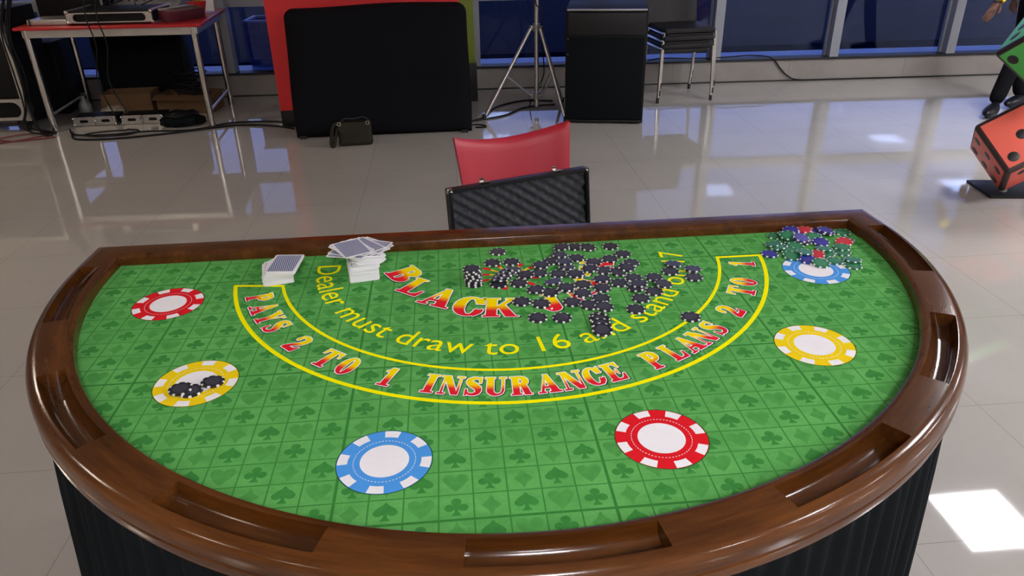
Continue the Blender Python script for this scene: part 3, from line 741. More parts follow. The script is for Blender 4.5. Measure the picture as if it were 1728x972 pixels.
yel.sort(key=lambda c: -c[2])
for c, l in zip(yel, ('black poker chip lying tilted on top of another on the yellow printed circle', 'black poker chip lying alone at the right on the yellow printed circle', 'black poker chip half hidden under a tilted chip on the yellow circle')):
    pass
yl = sorted(yel, key=lambda c: c[0])
top = max(yel, key=lambda c: c[2])
for c in yel:
    if c is top: l = 'black poker chip resting tilted over another inside the yellow printed circle'
    elif c is yl[-1]: l = 'black poker chip lying flat nearest the letters inside the yellow printed circle'
    else: l = 'black poker chip half covered by a tilted one inside the yellow printed circle'
    put_chip(*c[:6], 'K', l, 'black chips on the yellow printed circle')
a_ = sorted([c for c in colu if c[0] < -.045], key=lambda c: c[2]); b_ = sorted([c for c in colu if c[0] >= -.045], key=lambda c: c[2])
for i, c in enumerate(a_): put_chip(*c[:6], 'K', 'black poker chip in the leaning column above letter C, %s from the felt' % ORD[i], 'black chips in the leaning column')
for i, c in enumerate(b_): put_chip(*c[:6], 'K', 'black poker chip in the slumped stack above letter K, %s from the felt' % ORD[i], 'black chips in the slumped stack')
heap.sort(key=lambda c: -c[1])
rows_ = []; RS = 9
for i in range(0, len(heap), RS): rows_.append(sorted(heap[i:i + RS], key=lambda c: c[0]))
for j, r in enumerate(rows_):
    for i, c in enumerate(r):
        put_chip(*c[:6], 'K', 'black poker chip in loose heap, %s from left in its %s row from back' % (ORD[i], ORD[j]), 'black chips in the loose heap')
for k in 'GBR':
    q = sorted([c for c in col2 if c[6] == k], key=lambda c: -c[1]); nr = 5
    for j in range(0, len(q), nr):
        for i, c in enumerate(sorted(q[j:j + nr], key=lambda c: c[0])):
            put_chip(*c[:6], k, '%s poker chip in the mixed corner pile, %s from left in %s %s row' % (CN[k], ORD[i], ORD[j // nr], CN[k]), CN[k] + ' chips in the mixed corner pile')
q = sorted([c for c in col2 if c[6] == 'K'], key=lambda c: -c[1])
for i, c in enumerate(q): put_chip(*c[:6], 'K', 'black poker chip among the coloured corner pile, %s from the back rail' % ORD[i], 'black chips in the mixed corner pile')

# ------------------------------------------------------------------ playing cards
CT = .0005
def card_mesh():
    bm = bmesh.new(); W, H = .0635, .0885
    def rr(w, h, r, z):
        out = []
        for cx, cy, a0 in ((w / 2 - r, h / 2 - r, 0), (-w / 2 + r, h / 2 - r, 90), (-w / 2 + r, -h / 2 + r, 180), (w / 2 - r, -h / 2 + r, 270)):
            for k in range(5): a = R_(a0 + 90 * k / 4); out.append(bm.verts.new((cx + r * math.cos(a), cy + r * math.sin(a), z)))
        return out
    a = rr(W, H, .0035, 0); b = rr(W, H, .0035, CT * .93); c = rr(W - .0072, H - .0072, .0015, CT * .93)
    bm.faces.new(a[::-1]); n = len(a)
    for i in range(n):
        bm.faces.new((a[i], a[(i + 1) % n], b[(i + 1) % n], b[i])); bm.faces.new((b[i], b[(i + 1) % n], c[(i + 1) % n], c[i]))
    f = bm.faces.new(c); f.material_index = 1
    me = bpy.data.meshes.new('playing_card'); bm.to_mesh(me); bm.free()
    me.materials.append(M['white_card']); me.materials.append(M['card_back']); return me
CARD = card_mesh(); rnd = random.Random(5)
def card(x, y, z, rz, label, group, rx=0, ry=0):
    o = link('playing_card', CARD); o.location = (x, y, z); o.rotation_euler = (rx, ry, rz); tag(o, label, 'playing card', group)
zc = ZF + .0008
n1 = 70
for i in range(n1):
    f = i / (n1 - 1); s = min(1, max(0, (f - .42) * 2.2))
    x = -.492 + .022 * s + rnd.uniform(-.0006, .0006); y = .543 - .010 * s + rnd.uniform(-.0006, .0006); r = R_(12 - 17 * s + rnd.uniform(-1, 1))
    if i in (24, 25, 44, 45): y += .0016
    if i == n1 // 2 + 3: x -= .004
    l = 'top card with a blue hatched back on the short pile beside the yellow line' if i == n1 - 1 else 'white edged playing card stacked inside the short pile beside the yellow line'
    card(x, y, zc + i * CT * 1.02, r, l, None if i == n1 - 1 else 'cards in the short pile')
n2 = 104
for i in range(n2):
    f = i / (n2 - 1)
    if f < .55: x, y, r = -.304, .537, 10
    elif f < .68: x, y, r = -.299, .540, 6
    else: x, y, r = -.294, .545, 13 - 10 * math.sin(f * 40)
    if i in (30, 31, 47, 48, 66, 67, 80, 81, 82): y += .0018
    card(x + rnd.uniform(-.0007, .0007), y + rnd.uniform(-.0007, .0007), zc + i * CT * 1.02, R_(r + rnd.uniform(-1, 1)), 'white edged playing card stacked inside the tall pile beneath the crooked cards', 'cards in the tall pile')
z = zc + n2 * CT * 1.02
loose = [(-.300, .545, 8), (-.306, .548, 22), (-.296, .55, -20), (-.290, .552, 38), (-.326, .530, 74), (-.322, .535, 62), (-.300, .556, 30), (-.285, .556, 48), (-.296, .556, 55), (-.31, .553, 20), (-.287, .553, 66), (-.300, .55, 40), (-.325, .541, 40), (-.322, .541, 33), (-.326, .539, 30), (-.323, .5385, 26)]
for i, (x, y, r) in enumerate(loose):
    l = 'crooked playing card on the tall pile, %s below its top card' % ORD[len(loose) - 2 - i] if i < len(loose) - 1 else 'topmost playing card with a blue hatched back on the tall untidy pile'
    card(x, y, z + i * CT * 1.05, R_(r), l, 'crooked cards on the tall pile')

# ------------------------------------------------------------------ dealer's chair and open chip case
def rot3(x, y, z): return Euler((x, y, z)).to_matrix()
ch = empty('dealer_chair', (.185, 1.29, -.0), R_(17)); tag(ch, 'red padded dealer chair behind the table with a concave backrest', 'chair')
mb = MB(); W_, n, m_ = .43, 24, 14
def bk(u, v, f):                             # u -1..1, v 0..1
    hw = .185 + .027 * v; x = u * hw
    z = .53 + (.272 + .045 * u * u + .004 * u) * v
    y = .19 - .055 * u * u * -1 * 1 + .05 * v
    y = .23 - .06 * (u * u) + .06 * v
    e = min(1 - abs(u), v, 1 - v) ; t = .017 * min(1, max(0, e) * 12 + .35) ** .5
    return Vector((x, y + (-t if f else t), z))
gr = [[[mb.bm.verts.new(bk(-1 + 2 * i / n, j / m_, f)) for i in range(n + 1)] for j in range(m_ + 1)] for f in (1, 0)]
for s_ in (0, 1):
    for j in range(m_):
        for i in range(n): mb.bm.faces.new((gr[s_][j][i], gr[s_][j][i + 1], gr[s_][j + 1][i + 1], gr[s_][j + 1][i]))
for i in range(n):
    for j in (0, m_): mb.bm.faces.new((gr[0][j][i], gr[0][j][i + 1], gr[1][j][i + 1], gr[1][j][i]))
for j in range(m_):
    for i in (0, n): mb.bm.faces.new((gr[0][j][i], gr[0][j + 1][i], gr[1][j + 1][i], gr[1][j][i]))
mb.build('backrest', M['red_leather'], ch, 60)
mb = MB(); mb.box((0, 0, .44), (.44, .42, .06), bev=.022, seg=3); mb.build('seat', M['red_leather'], ch)
for sx in (-1, 1):
    for sy in (-1, 1):
        mb = MB(); mb.tube([(sx * .19, sy * .18, .41), (sx * .21, sy * .21, .0)], [.012, .011], 12); lg = mb.build('leg', M['chrome'], ch)
    mb = MB(); mb.tube(spline([(sx * .17, .14, .41), (sx * .17, .2, .44), (sx * .16, .225, .55), (sx * .16, .245, .7)], 5), .01, 10); mb.build('back_support', M['chrome'], ch)

cs = empty('chip_case', (.122, 1.185, .471), R_(19)); tag(cs, 'open black chip case with grey egg crate foam lid on the red chair', 'case')
CW, CD = .475, .215
mb = MB()
for a, b in ((-1, 0), (1, 0)): mb.box((a * (CW / 2 - .006), -CD / 2 + .0, .035), (.012, CD, .068), bev=.002)
mb.box((0, -CD + .006, .035), (CW, .012, .068), bev=.002); mb.box((0, -.006, .035), (CW, .012, .068), bev=.002); mb.box((0, -CD / 2, .004), (CW - .01, CD - .01, .008))
mb.build('base_tray', M['black_case'], cs)
lid_R = rot3(R_(-7), 0, 0)
LZ = .07; LH = .235
def lid(p): v = lid_R @ Vector(p); return Vector((v.x, v.y + .005, v.z + LZ))
mb = MB(); Lb = Matrix.Translation((0, .005, LZ)) @ lid_R.to_4x4()
def lbox(mb, c, d, bev=.002, mi=0): 
    t = bmesh.new(); bmesh.ops.create_cube(t, size=1); 
    for v in t.verts: v.co = Vector((v.co.x * d[0], v.co.y * d[1], v.co.z * d[2]))
    if bev: bmesh.ops.bevel(t, geom=t.edges[:], offset=bev, segments=2, affect='EDGES')
    mb.add(t, Lb @ Matrix.Translation(c), mi)
lbox(mb, (0, .018, LH / 2), (CW, .006, LH)); 
for sx in (-1, 1): lbox(mb, (sx * (CW / 2 - .005), 0, LH / 2), (.01, .036, LH), .003)
for z in (.005, LH - .005): lbox(mb, (0, 0, z), (CW, .036, .01), .003)
mb.build('lid', M['black_plastic'], cs)
mb = MB(); nx, nz = 150, 78; g = []
for j in range(nz + 1):
    r = []
    for i in range(nx + 1):
        x = -CW / 2 + .011 + (CW - .022) * i / nx; z = .011 + (LH - .022) * j / nz
        k = 2 * PI / .046; h = .009 * math.sin(x * k + z * k * .35) * math.sin(z * k * 1.05)
        r.append(mb.bm.verts.new(Lb @ Vector((x, .002 - h, z))))
    g.append(r)
for j in range(nz):
    for i in range(nx): mb.bm.faces.new((g[j][i], g[j][i + 1], g[j + 1][i + 1], g[j + 1][i]))
mb.build('foam_lining', M['foam'], cs, 80)
for sx in (-1, 1):
    for z in (0, LH):
        mb = MB(); t = bmesh.new(); bmesh.ops.create_uvsphere(t, u_segments=14, v_segments=10, radius=.0105)
        for v in t.verts: v.co.y *= 1.9
        mb.add(t, Lb @ Matrix.Translation((sx * (CW / 2 - .008), 0, z + (.008 if z == 0 else -.008)))); mb.build('corner_cap', M['chrome'], cs, 60)
for x in (-.118, .128):
    mb = MB(); lbox(mb, (x, -.002, LH + .004), (.03, .022, .006), .001); lbox(mb, (x - .006, .004, LH + .011), (.012, .006, .012), .001); mb.build('latch', M['chrome'], cs)

# ------------------------------------------------------------------ big black covered board, handbag, column
bd = empty('covered_board', (-.585, 4.62, 0)); tag(bd, 'large black cloth covered board leaning upright against the red panel', 'board')
mb = MB(); n, m_ = 70, 50; hw, H = .655, .905
def out_(u, v):                              # rounded, slightly barrelled outline
    x = u * hw; z = v * H; r = .07
    cx = max(0, abs(x) - (hw - r)); cz = max(0, z - (H - r))
    if cx > 0 and cz > 0:
        d = math.hypot(cx, cz)
        mxx = max(cx, cz)
        if d > 0: x = math.copysign(hw - r + cx * mxx / d, x); z = H - r + cz * mxx / d
    return x, z
gr = []
for f in (0, 1):
    g = []
    for j in range(m_ + 1):
        r = []
        for i in range(n + 1):
            u = -1 + 2 * i / n; v = j / m_; x, z = out_(u, v)
            e = min((1 - abs(u)) * hw, v * H, (1 - v) * H); t = .055 * (1 - math.exp(-max(0, e) / .02))
            wv = .008 * noise.noise(Vector((x * 2.2, z * 2.6, 3))) + .006 * noise.noise(Vector((x * 5 + z * 2, z * 1.4, 7)))
            y = (-t + wv * (e > .02)) if f == 0 else t
            z2 = z + .007 * math.sin(x * 5 + 1) * v + .006 * math.sin(x * 2.2) * v
            x2 = x - .012 * (v - .5) ** 2 * u + .01 * math.sin(z * 6) * u * (1 - v)
            r.append(mb.bm.verts.new((x2, y + .16 * z2 / .92, z2)))
        g.append(r)
    gr.append(g)
for s_ in (0, 1):
    for j in range(m_):
        for i in range(n): mb.bm.faces.new((gr[s_][j][i], gr[s_][j][i + 1], gr[s_][j + 1][i + 1], gr[s_][j + 1][i]))
for i in range(n):
    for j in (0, m_): mb.bm.faces.new((gr[0][j][i], gr[0][j][i + 1], gr[1][j][i + 1], gr[1][j][i]))
for j in range(m_):
    for i in (0, n): mb.bm.faces.new((gr[0][j][i], gr[0][j + 1][i], gr[1][j + 1][i], gr[1][j][i]))
mb.build('cloth_cover', M['cover_cloth'], bd, 60)
mb = MB(); mb.box((-.6, .0, .01), (.05, .1, .02)); mb.box((.6, .0, .01), (.05, .1, .02)); mb.build('foot', M['rubber'], bd)

pn = empty('display_board', (-.69, 4.98, 0)); tag(pn, 'tall bright red panel standing behind the black covered board', 'display panel')
mb = MB(); mb.box((0, 0, 1.28), (1.42, .08, 2.3), bev=.004); mb.build('panel_face', M['red_board'], pn)
mb = MB(); mb.box((0, 0, .065), (1.42, .1, .13), bev=.003); mb.build('plinth', M['black_plastic'], pn)
pn = empty('display_board', (-.10, 5.62, 0)); tag(pn, 'olive green panel showing beside the red panel before the window', 'display panel')
mb = MB(); mb.box((0, 0, 1.37), (.5, .08, 2.1), bev=.004); mb.build('panel_face', M['green_board'], pn)
mb = MB(); mb.box((0, 0, .16), (.52, .1, .32), bev=.003); mb.build('plinth', M['black_plastic'], pn)

bg_ = empty('handbag', (-.775, 4.36, 0), R_(4)); tag(bg_, 'small dark olive leather handbag standing before the black board', 'bag')
mb = MB(); mb.box((0, .02, .085), (.245, .10, .17), bev=.03, seg=4, taper=(.93, .6)); mb.build('body', M['olive_leather'], bg_)
mb = MB()
fl = [(-.118, .172), (.118, .172), (.116, .125), (.03, .095), (-.045, .082), (-.06, .085), (-.11, .12)]
t = bmesh.new(); a = [t.verts.new((x, -.030 - .012 * (1 - (z - .08) / .09), z)) for x, z in fl]; b = [t.verts.new((x, -.022 - .012 * (1 - (z - .08) / .09) + (.03 if z > .15 else 0), z)) for x, z in fl]
t.faces.new(a); t.faces.new(b[::-1]); 
for i in range(len(fl)): t.faces.new((a[i], b[i], b[(i + 1) % len(fl)], a[(i + 1) % len(fl)]))
mb.add(t); mb.build('flap', M['olive_leather'], bg_)
mb = MB(); mb.tube(spline([(-.10, 0, .165), (-.145, -.01, .15), (-.165, -.02, .08), (-.172, -.03, .018), (-.155, -.035, .013), (-.14, -.02, .06), (-.12, .0, .13)], 7), .013, 8); mb.build('strap', M['olive_leather'], bg_)
mb = MB(); mb.tube(spline([(-.1, .01, .165), (-.06, .015, .19), (.0, .02, .185), (.07, .02, .195), (.105, .01, .17)], 7), .007, 8); mb.build('handle', M['black_plastic'], bg_)
for x in (-.105, .095):
    mb = MB(); mb.tube([(x + .012 * math.cos(2 * PI * k / 14), -.03, .165 + .012 * math.sin(2 * PI * k / 14)) for k in range(14)], .0028, 6, closed=True); mb.build('ring', M['chrome'], bg_)

# ------------------------------------------------------------------ tripod stand, sub speaker
st = empty('tripod_stand', (.62, 5.1, 0)); tag(st, 'silver tripod stand with round tubes beside the tall black speaker cabinet', 'stand')
mb = MB(); mb.tube([(0, 0, .05), (0, 0, 1.25)], .0175, 16); mb.tube([(0, 0, 1.25), (0, 0, 2.0)], .013, 16); mb.build('pole', M['aluminium'], st)
for z, nm in ((.665, 'collar'), (.135, 'collar')):
    mb = MB(); mb.tube([(0, 0, z - .03), (0, 0, z + .03)], .028, 14)
    for a in (200, -60, 70): mb.box((.04 * math.cos(R_(a)), .04 * math.sin(R_(a)), z), (.03, .03, .035), rot3(0, 0, R_(a)), .004)
    mb.build(nm, M['steel_grey'], st)
for fx, fy in ((-.44, -.17), (.19, -.33), (.26, .33)):
    L = math.hypot(fx, fy); dx, dy = fx / L, fy / L
    T = Vector((dx * .05, dy * .05, .66)); Ft = Vector((fx, fy, .012)); mid = T.lerp(Ft, .52)
    mb = MB(); mb.tube([T, Ft], .0135, 12); lg = mb.build('leg', M['aluminium'], st)
    mb = MB(); mb.tube([Ft + Vector((0, 0, .03)), Ft - Vector((0, 0, .011))], .017, 12); mb.build('rubber_foot', M['rubber'], lg)
    mb = MB(); mb.tube([(dx * .045, dy * .045, .135), mid], .007, 8); mb.build('brace', M['aluminium'], st)
mb = MB(); mb.tube([(.02, -.02, .66), (.055, -.02, .66)], .012, 10); mb.build('knob', M['black_plastic'], st)

sp = empty('speaker_cabinet', (1.087, 4.67, 0), R_(-12)); tag(sp, 'tall black carpeted subwoofer cabinet on the floor between tripod and chairs', 'speaker')
SW, SD, SH = .60, .56, .845
mb = MB(); mb.box((0, SD / 2 + .012, SH / 2), (SW, SD, SH - .012), bev=.008); mb.build('body', M['black_case'], sp)
mb = MB(); mb.box((0, .004, .335), (SW - .035, .02, .60), bev=.006); mb.build('grille', M['grey_cloth'] if 0 else M['black_cloth'], sp)
mb = MB(); mb.box((0, .002, SH - .012), (SW - .02, .022, .012), bev=.003); mb.build('top_trim', M['steel_grey'], sp)
mb = MB(); mb.box((0, .004, .735), (SW - .035, .02, .155), bev=.005); mb.build('front_board', M['black_plastic'], sp)
mb = MB(); mb.box((0, .002, .022), (SW - .02, .024, .016), bev=.003); mb.build('bottom_trim', M['black_plastic'], sp)
for z in (.52, .63):
    mb = MB(); mb.tube([(-SW / 2 + .02, -.012, z), (-SW / 2 + .02, .0, z)], .004, 8); mb.build('screw', M['steel_grey'], sp)

# ------------------------------------------------------------------ stacked chairs
def side_chair(label):
    t = empty('stacking_chair'); tag(t, label, 'chair', 'stacked grey chairs')
    mb = MB(); mb.box((0, 0, .455), (.44, .42, .045), bev=.02, seg=3); mb.build('seat', M['seat_dark'], t)
    mb = MB(); mb.box((0, 0, .415), (.38, .38, .03), bev=.005); mb.build('seat_pan', M['black_plastic'], t)
    n, m_ = 14, 10; mb = MB(); g = []
    for f in (0, 1):
        gg = []
        for j in range(m_ + 1):
            gg.append([])
            for i in range(n + 1):
                u = -1 + 2 * i / n; v = j / m_; x = u * (.215 - .0 * v)
                y = .2 - .035 * u * u * 1 + .035 + .1 * v; z = .485 + .40 * v - (.0 if v < 1 else .01 * u * u)
                gg[-1].append(mb.bm.verts.new((x, y + (.013 if f else -.013) * min(1, 4 * min(v, 1 - v, 1 - abs(u)) + .4), z)))
        g.append(gg)
    for s_ in (0, 1):
        for j in range(m_):
            for i in range(n): mb.bm.faces.new((g[s_][j][i], g[s_][j][i + 1], g[s_][j + 1][i + 1], g[s_][j + 1][i]))
    for i in range(n):
        for j in (0, m_): mb.bm.faces.new((g[0][j][i], g[0][j][i + 1], g[1][j][i + 1], g[1][j][i]))
    for j in range(m_):
        for i in (0, n): mb.bm.faces.new((g[0][j][i], g[0][j + 1][i], g[1][j + 1][i], g[1][j][i]))
    mb.build('backrest', M['seat_dark'], t, 60)
    for sx in (-1, 1):
        mb = MB(); mb.tube([(sx * .225, -.2, .44), (sx * .238, -.225, .025)], .010, 10); lg = mb.build('leg', M['chrome'], t)
        mb = MB(); mb.tube([(sx * .2375, -.224, .045), (sx * .2385, -.226, 0)], .013, 10); mb.build('rubber_foot', M['rubber'], lg)
        mb = MB(); mb.tube([(sx * .225, .17, .44), (sx * .23, .24, .025)], .010, 10); lg = mb.build('leg', M['chrome'], t)
        mb = MB(); mb.tube([(sx * .2295, .236, .045), (sx * .2305, .242, 0)], .013, 10); mb.build('rubber_foot', M['rubber'], lg)
        mb = MB(); mb.tube([(sx * .226, -.2, .437), (sx * .226, .21, .437)], .0105, 10); mb.build('side_rail', M['chrome'], t)
    return t
c1_ = side_chair('dark padded chrome leg chair, bottom of the stack by the window')
c1_.location = (1.885, 5.49, 0); c1_.rotation_euler = (0, 0, R_(5))
for k, nm in ((1, 'middle'), (2, 'top')):
    c = copy_tree(c1_); c.location = (1.885 + .012 * k, 5.49 + .016 * k, .058 * k); c['label'] = 'dark padded chrome leg chair, %s of the stack by the window' % nm

# ------------------------------------------------------------------ giant dice sculpture
def die(name, ctr, axes, col, pips, label, a=.327):
    m = mat('die_' + name, col, .42, var=.08, vscale=5)
    o = MB(); t = bmesh.new(); bmesh.ops.create_cube(t, size=a * .995)
    bmesh.ops.bevel(t, geom=t.edges[:] + t.verts[:], offset=.024, segments=5, affect='EDGES', profile=.5)
    fr = Matrix(axes).transposed(); X = Matrix.Translation(ctr) @ fr.to_4x4()
    root = empty('giant_die', (ctr[0], ctr[1], ctr[2] - a * .8)); tag(root, label, 'giant die', None)
    def par(ob): ob.parent = root; ob.matrix_parent_inverse = Matrix.Translation(root.location).inverted(); return ob
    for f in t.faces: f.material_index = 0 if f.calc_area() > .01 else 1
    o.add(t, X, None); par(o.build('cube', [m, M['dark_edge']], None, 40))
    for face, uvs in pips.items():
        ax, sg = face; U, V = [k for k in range(3) if k != ax]
        for (u, v) in uvs:
            p = MB(); n = 28; c = Vector((0, 0, 0)); c[ax] = sg * a / 2 * .995; c[U] = (u - .5) * a; c[V] = (v - .5) * a
            vs0, vs1 = [], []
            for k in range(n):
                d = Vector((0, 0, 0)); d[U] = math.cos(2 * PI * k / n); d[V] = math.sin(2 * PI * k / n); e = Vector((0, 0, 0)); e[ax] = sg
                vs0.append(p.bm.verts.new(X @ (c + d * .028))); vs1.append(p.bm.verts.new(X @ (c + d * .026 + e * .0015)))
            p.bm.faces.new(vs1)
            for k in range(n): p.bm.faces.new((vs0[k], vs0[(k + 1) % n], vs1[(k + 1) % n], vs1[k]))
            par(p.build('pip', M['pip'], None, 40))
    return root
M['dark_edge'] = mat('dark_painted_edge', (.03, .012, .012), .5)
M['pip'] = mat('pip_black', (.012, .011, .012), .45)
lo, mi_, hi = .26, .5, .74
two = lambda s: [(.28, .3), (.28, .7), (.5, .3), (.5, .7), (.72, .3), (.72, .7)]
five = [(.25, .25), (.25, .75), (.5, .5), (.75, .25), (.75, .75)]
three = [(.22, .22), (.5, .5), (.78, .78)]
# local axes: 0=e1, 1=e3, 2=e2 measured from the near corner
e1 = Vector((-.247, .75, .614)).normalized(); e3 = Vector((.497, .642, -.584)).normalized(); e2 = e1.cross(e3).normalized()
if e2.x < 0: e2 = -e2
V0 = Vector((2.824, 2.558, .211)); ctr = V0 + (e1 + e2 + e3) * .1635
six13 = [(a_, b_) for a_ in (.22, .52, .82) for b_ in (.34, .78)]
die('red', tuple(ctr), (tuple(e1), tuple(e3), tuple(e2)), (.72, .12, .085),
    {(1, -1): [(u, v) for u, v in three], (2, -1): six13, (0, -1): [(.28, .28), (.72, .72)], (0, 1): five, (1, 1): [(.28, .28), (.28, .72), (.72, .28), (.72, .72)], (2, 1): [(.5, .5)]},
    'giant red orange die balanced on one corner over its black base plate')
A_ = Vector((.711, .471, .522)); B_ = Vector((.113, -.809, .576)); C_ = Vector((.694, -.351, -.629))
W0 = Vector((2.779, 2.85, .761 + .012)); ctr = W0 + (A_ + B_ + C_) * .1635
die('green', tuple(ctr), (tuple(A_), tuple(B_), tuple(C_)), (.07, .44, .075),
    {(0, -1): [(.2, .24), (.5, .5), (.8, .76), (.2, .76), (.8, .24)], (2, -1): [(.28, .28), (.52, .28), (.78, .28), (.28, .72), (.52, .72), (.78, .72)], (1, 1): three, (0, 1): [(.5, .5)], (2, 1): [(.5, .5)], (1, -1): [(.3, .3), (.7, .7)]},
    'giant green die balanced above the red orange die')
gd = [o for o in bpy.data.objects if o.name.startswith('giant_die') and 'above' in o.get('label', '')][0]
mb = MB(); mb.tube([Vector((3.010, 2.748, .55)) - gd.location, Vector((3.014, 2.742, .63)) - gd.location], .012, 12); mb.build('joining_rod', M['steel_grey'], gd)
bp = empty('die_base', (3.12, 2.86, 0)); tag(bp, 'black square base plate on the floor under the red die', 'stand')
mb = MB(); mb.box((0, 0, .008), (.36, .28, .016), rot3(0, 0, R_(-8)), .002); mb.build('plate', M['black_plastic'], bp)
mb = MB(); mb.tube([(-.08, -.045, .016), (-.08, -.045, .03)], .02, 12); mb.build('socket', M['steel_grey'], bp)

# ------------------------------------------------------------------ equipment table on the left
T0 = Vector((-1.885, 4.965, 0)); tbx = Vector((-1.0, .045, 0)).normalized(); tby = Vector((-.06, 1, 0)).normalized()
et = empty('equipment_table', tuple(T0), 0); tag(et, 'red topped table on round chrome legs holding sound gear', 'table')
TL, TD, TZ = 1.36, .98, .785
frame_R = Matrix((tuple(tbx * -1), tuple(Vector((-tbx.y, tbx.x, 0)) * -1), (0, 0, 1))).transposed()
def tl(a, b, z): p = tbx * a + tby * b; return Vector((p.x, p.y, z))
def quadslab(mb, a0, a1, b0, b1, z0, z1, mi=0):
    c = [tl(a0, b0, z0), tl(a1, b0, z0), tl(a1, b1, z0), tl(a0, b1, z0), tl(a0, b0, z1), tl(a1, b0, z1), tl(a1, b1, z1), tl(a0, b1, z1)]
    mb.poly(c, [(0, 3, 2, 1), (4, 5, 6, 7), (0, 1, 5, 4), (1, 2, 6, 5), (2, 3, 7, 6), (3, 0, 4, 7)], mi)
mb = MB(); quadslab(mb, 0, TL, 0, TD, TZ - .022, TZ); mb.build('tabletop', M['red_laminate'], et, bev=.005)
mb = MB()
for a0, a1, b0, b1 in ((.05, TL - .05, .03, .055), (.05, TL - .05, TD - .055, TD - .03), (.04, .065, .04, TD - .04), (TL - .065, TL - .04, .04, TD - .04)): quadslab(mb, a0, a1, b0, b1, TZ - .078, TZ - .023)
mb.build('apron', M['steel_grey'] if 0 else M['aluminium'], et, bev=.002)
for a in (.07, TL - .07):
    for b in (.05, TD - .14):
        mb = MB(); mb.tube([tl(a, b, TZ - .023), tl(a, b, 0)], .024, 16); mb.build('leg', M['chrome'], et)
    mb = MB(); mb.tube([tl(a, .05, .13), tl(a, TD - .14, .13)], .010, 10); mb.build('side_bar', M['aluminium'], et)
def place(name, a, b, z, label, cat, group=None):
    p = T0 + tl(a, b, z); o = empty(name, tuple(p), math.atan2(-tbx.y, -tbx.x)); tag(o, label, cat, group); return o
def frame_panel(mb, w_, h, t_, r, mi=0, slot=.55):
    """aluminium frame with one long rounded opening; lies in the xz plane, x centred"""
    n = 10; oh = h * slot; ow = w_ - .09; O = []; I = []
    for cx, cz, a0 in ((ow / 2 - oh / 2, h / 2, -90), (-ow / 2 + oh / 2, h / 2, 90)):
        for k in range(n + 1):
            a = R_(a0 + 180 * k / n); I.append((cx + oh / 2 * math.cos(a), cz + oh / 2 * math.sin(a)))
    m_ = len(I)
    for x, z in I:
        s = max(abs(x) / (w_ / 2), abs(z - h / 2) / (h / 2)); O.append((x / s, h / 2 + (z - h / 2) / s))
    A = [mb.bm.verts.new((x, -t_, z)) for x, z in I]; B = [mb.bm.verts.new((x, -t_, z)) for x, z in O]; C = [mb.bm.verts.new((x, 0, z)) for x, z in I]; D = [mb.bm.verts.new((x, 0, z)) for x, z in O]
    for i in range(m_):
        j = (i + 1) % m_
        for q in ((A[i], A[j], B[j], B[i]), (C[i], D[i], D[j], C[j]), (A[i], C[i], C[j], A[j]), (B[i], B[j], D[j], D[i])):
            f = mb.bm.faces.new(q); f.material_index = mi
# flight case tray with aluminium frame
fcse = place('flight_case', .665, .08, TZ, 'aluminium framed black flight case base on the red table', 'case')
mb = MB(); mb.box((0, .2, .05), (.60, .38, .09), bev=.004); mb.build('body', M['black_case'], fcse)
mb = MB(); frame_panel(mb, .62, .10, .014, .02)
for p in [mb.build('front_frame', M['aluminium'], fcse, None)]: pass
for sx in (-1, 1):
    for z in (.007, .096):
        mb = MB(); mb.box((sx * .306, .2, z), (.014, .4, .012)); mb.build('edge_trim', M['aluminium'], fcse)
for sx in (-1, 1):
    for z in (.018, .09):
        mb = MB(); t = bmesh.new(); bmesh.ops.create_uvsphere(t, u_segments=12, v_segments=8, radius=.016); mb.add(t, Matrix.Translation((sx * .305, -.006, z))); mb.build('corner_ball', M['chrome'], fcse, 60)
# silver slim unit to the left
o = place('slim_receiver', 1.14, .1, TZ, 'slim silver unit lying on the red table beside the flight case', 'receiver')
mb = MB(); mb.box((0, .12, .022), (.29, .24, .036), bev=.003); mb.build('body', M['aluminium'], o)
mb = MB(); mb.box((-.125, -.003, .022), (.006, .012, .05), bev=.001); mb.build('clip', M['black_plastic'], o)
# black box behind
o = place('mixer_case', 1.12, .52, TZ, 'large black equipment case standing behind the slim silver unit', 'case')
mb = MB(); mb.box((0, .2, .2), (.52, .36, .4), bev=.008); mb.build('body', M['black_case'], o)
for sx in (-1, 1):
    mb = MB(); mb.box((sx * .255, .02, .2), (.014, .014, .4)); mb.build('edge_trim', M['steel_grey'], o)
mb = MB(); mb.tube(spline([(-.06, .012, .22), (-.06, -.02, .24), (.06, -.02, .24), (.06, .012, .22)], 6), .008, 8); mb.build('handle', M['steel_grey'], o)
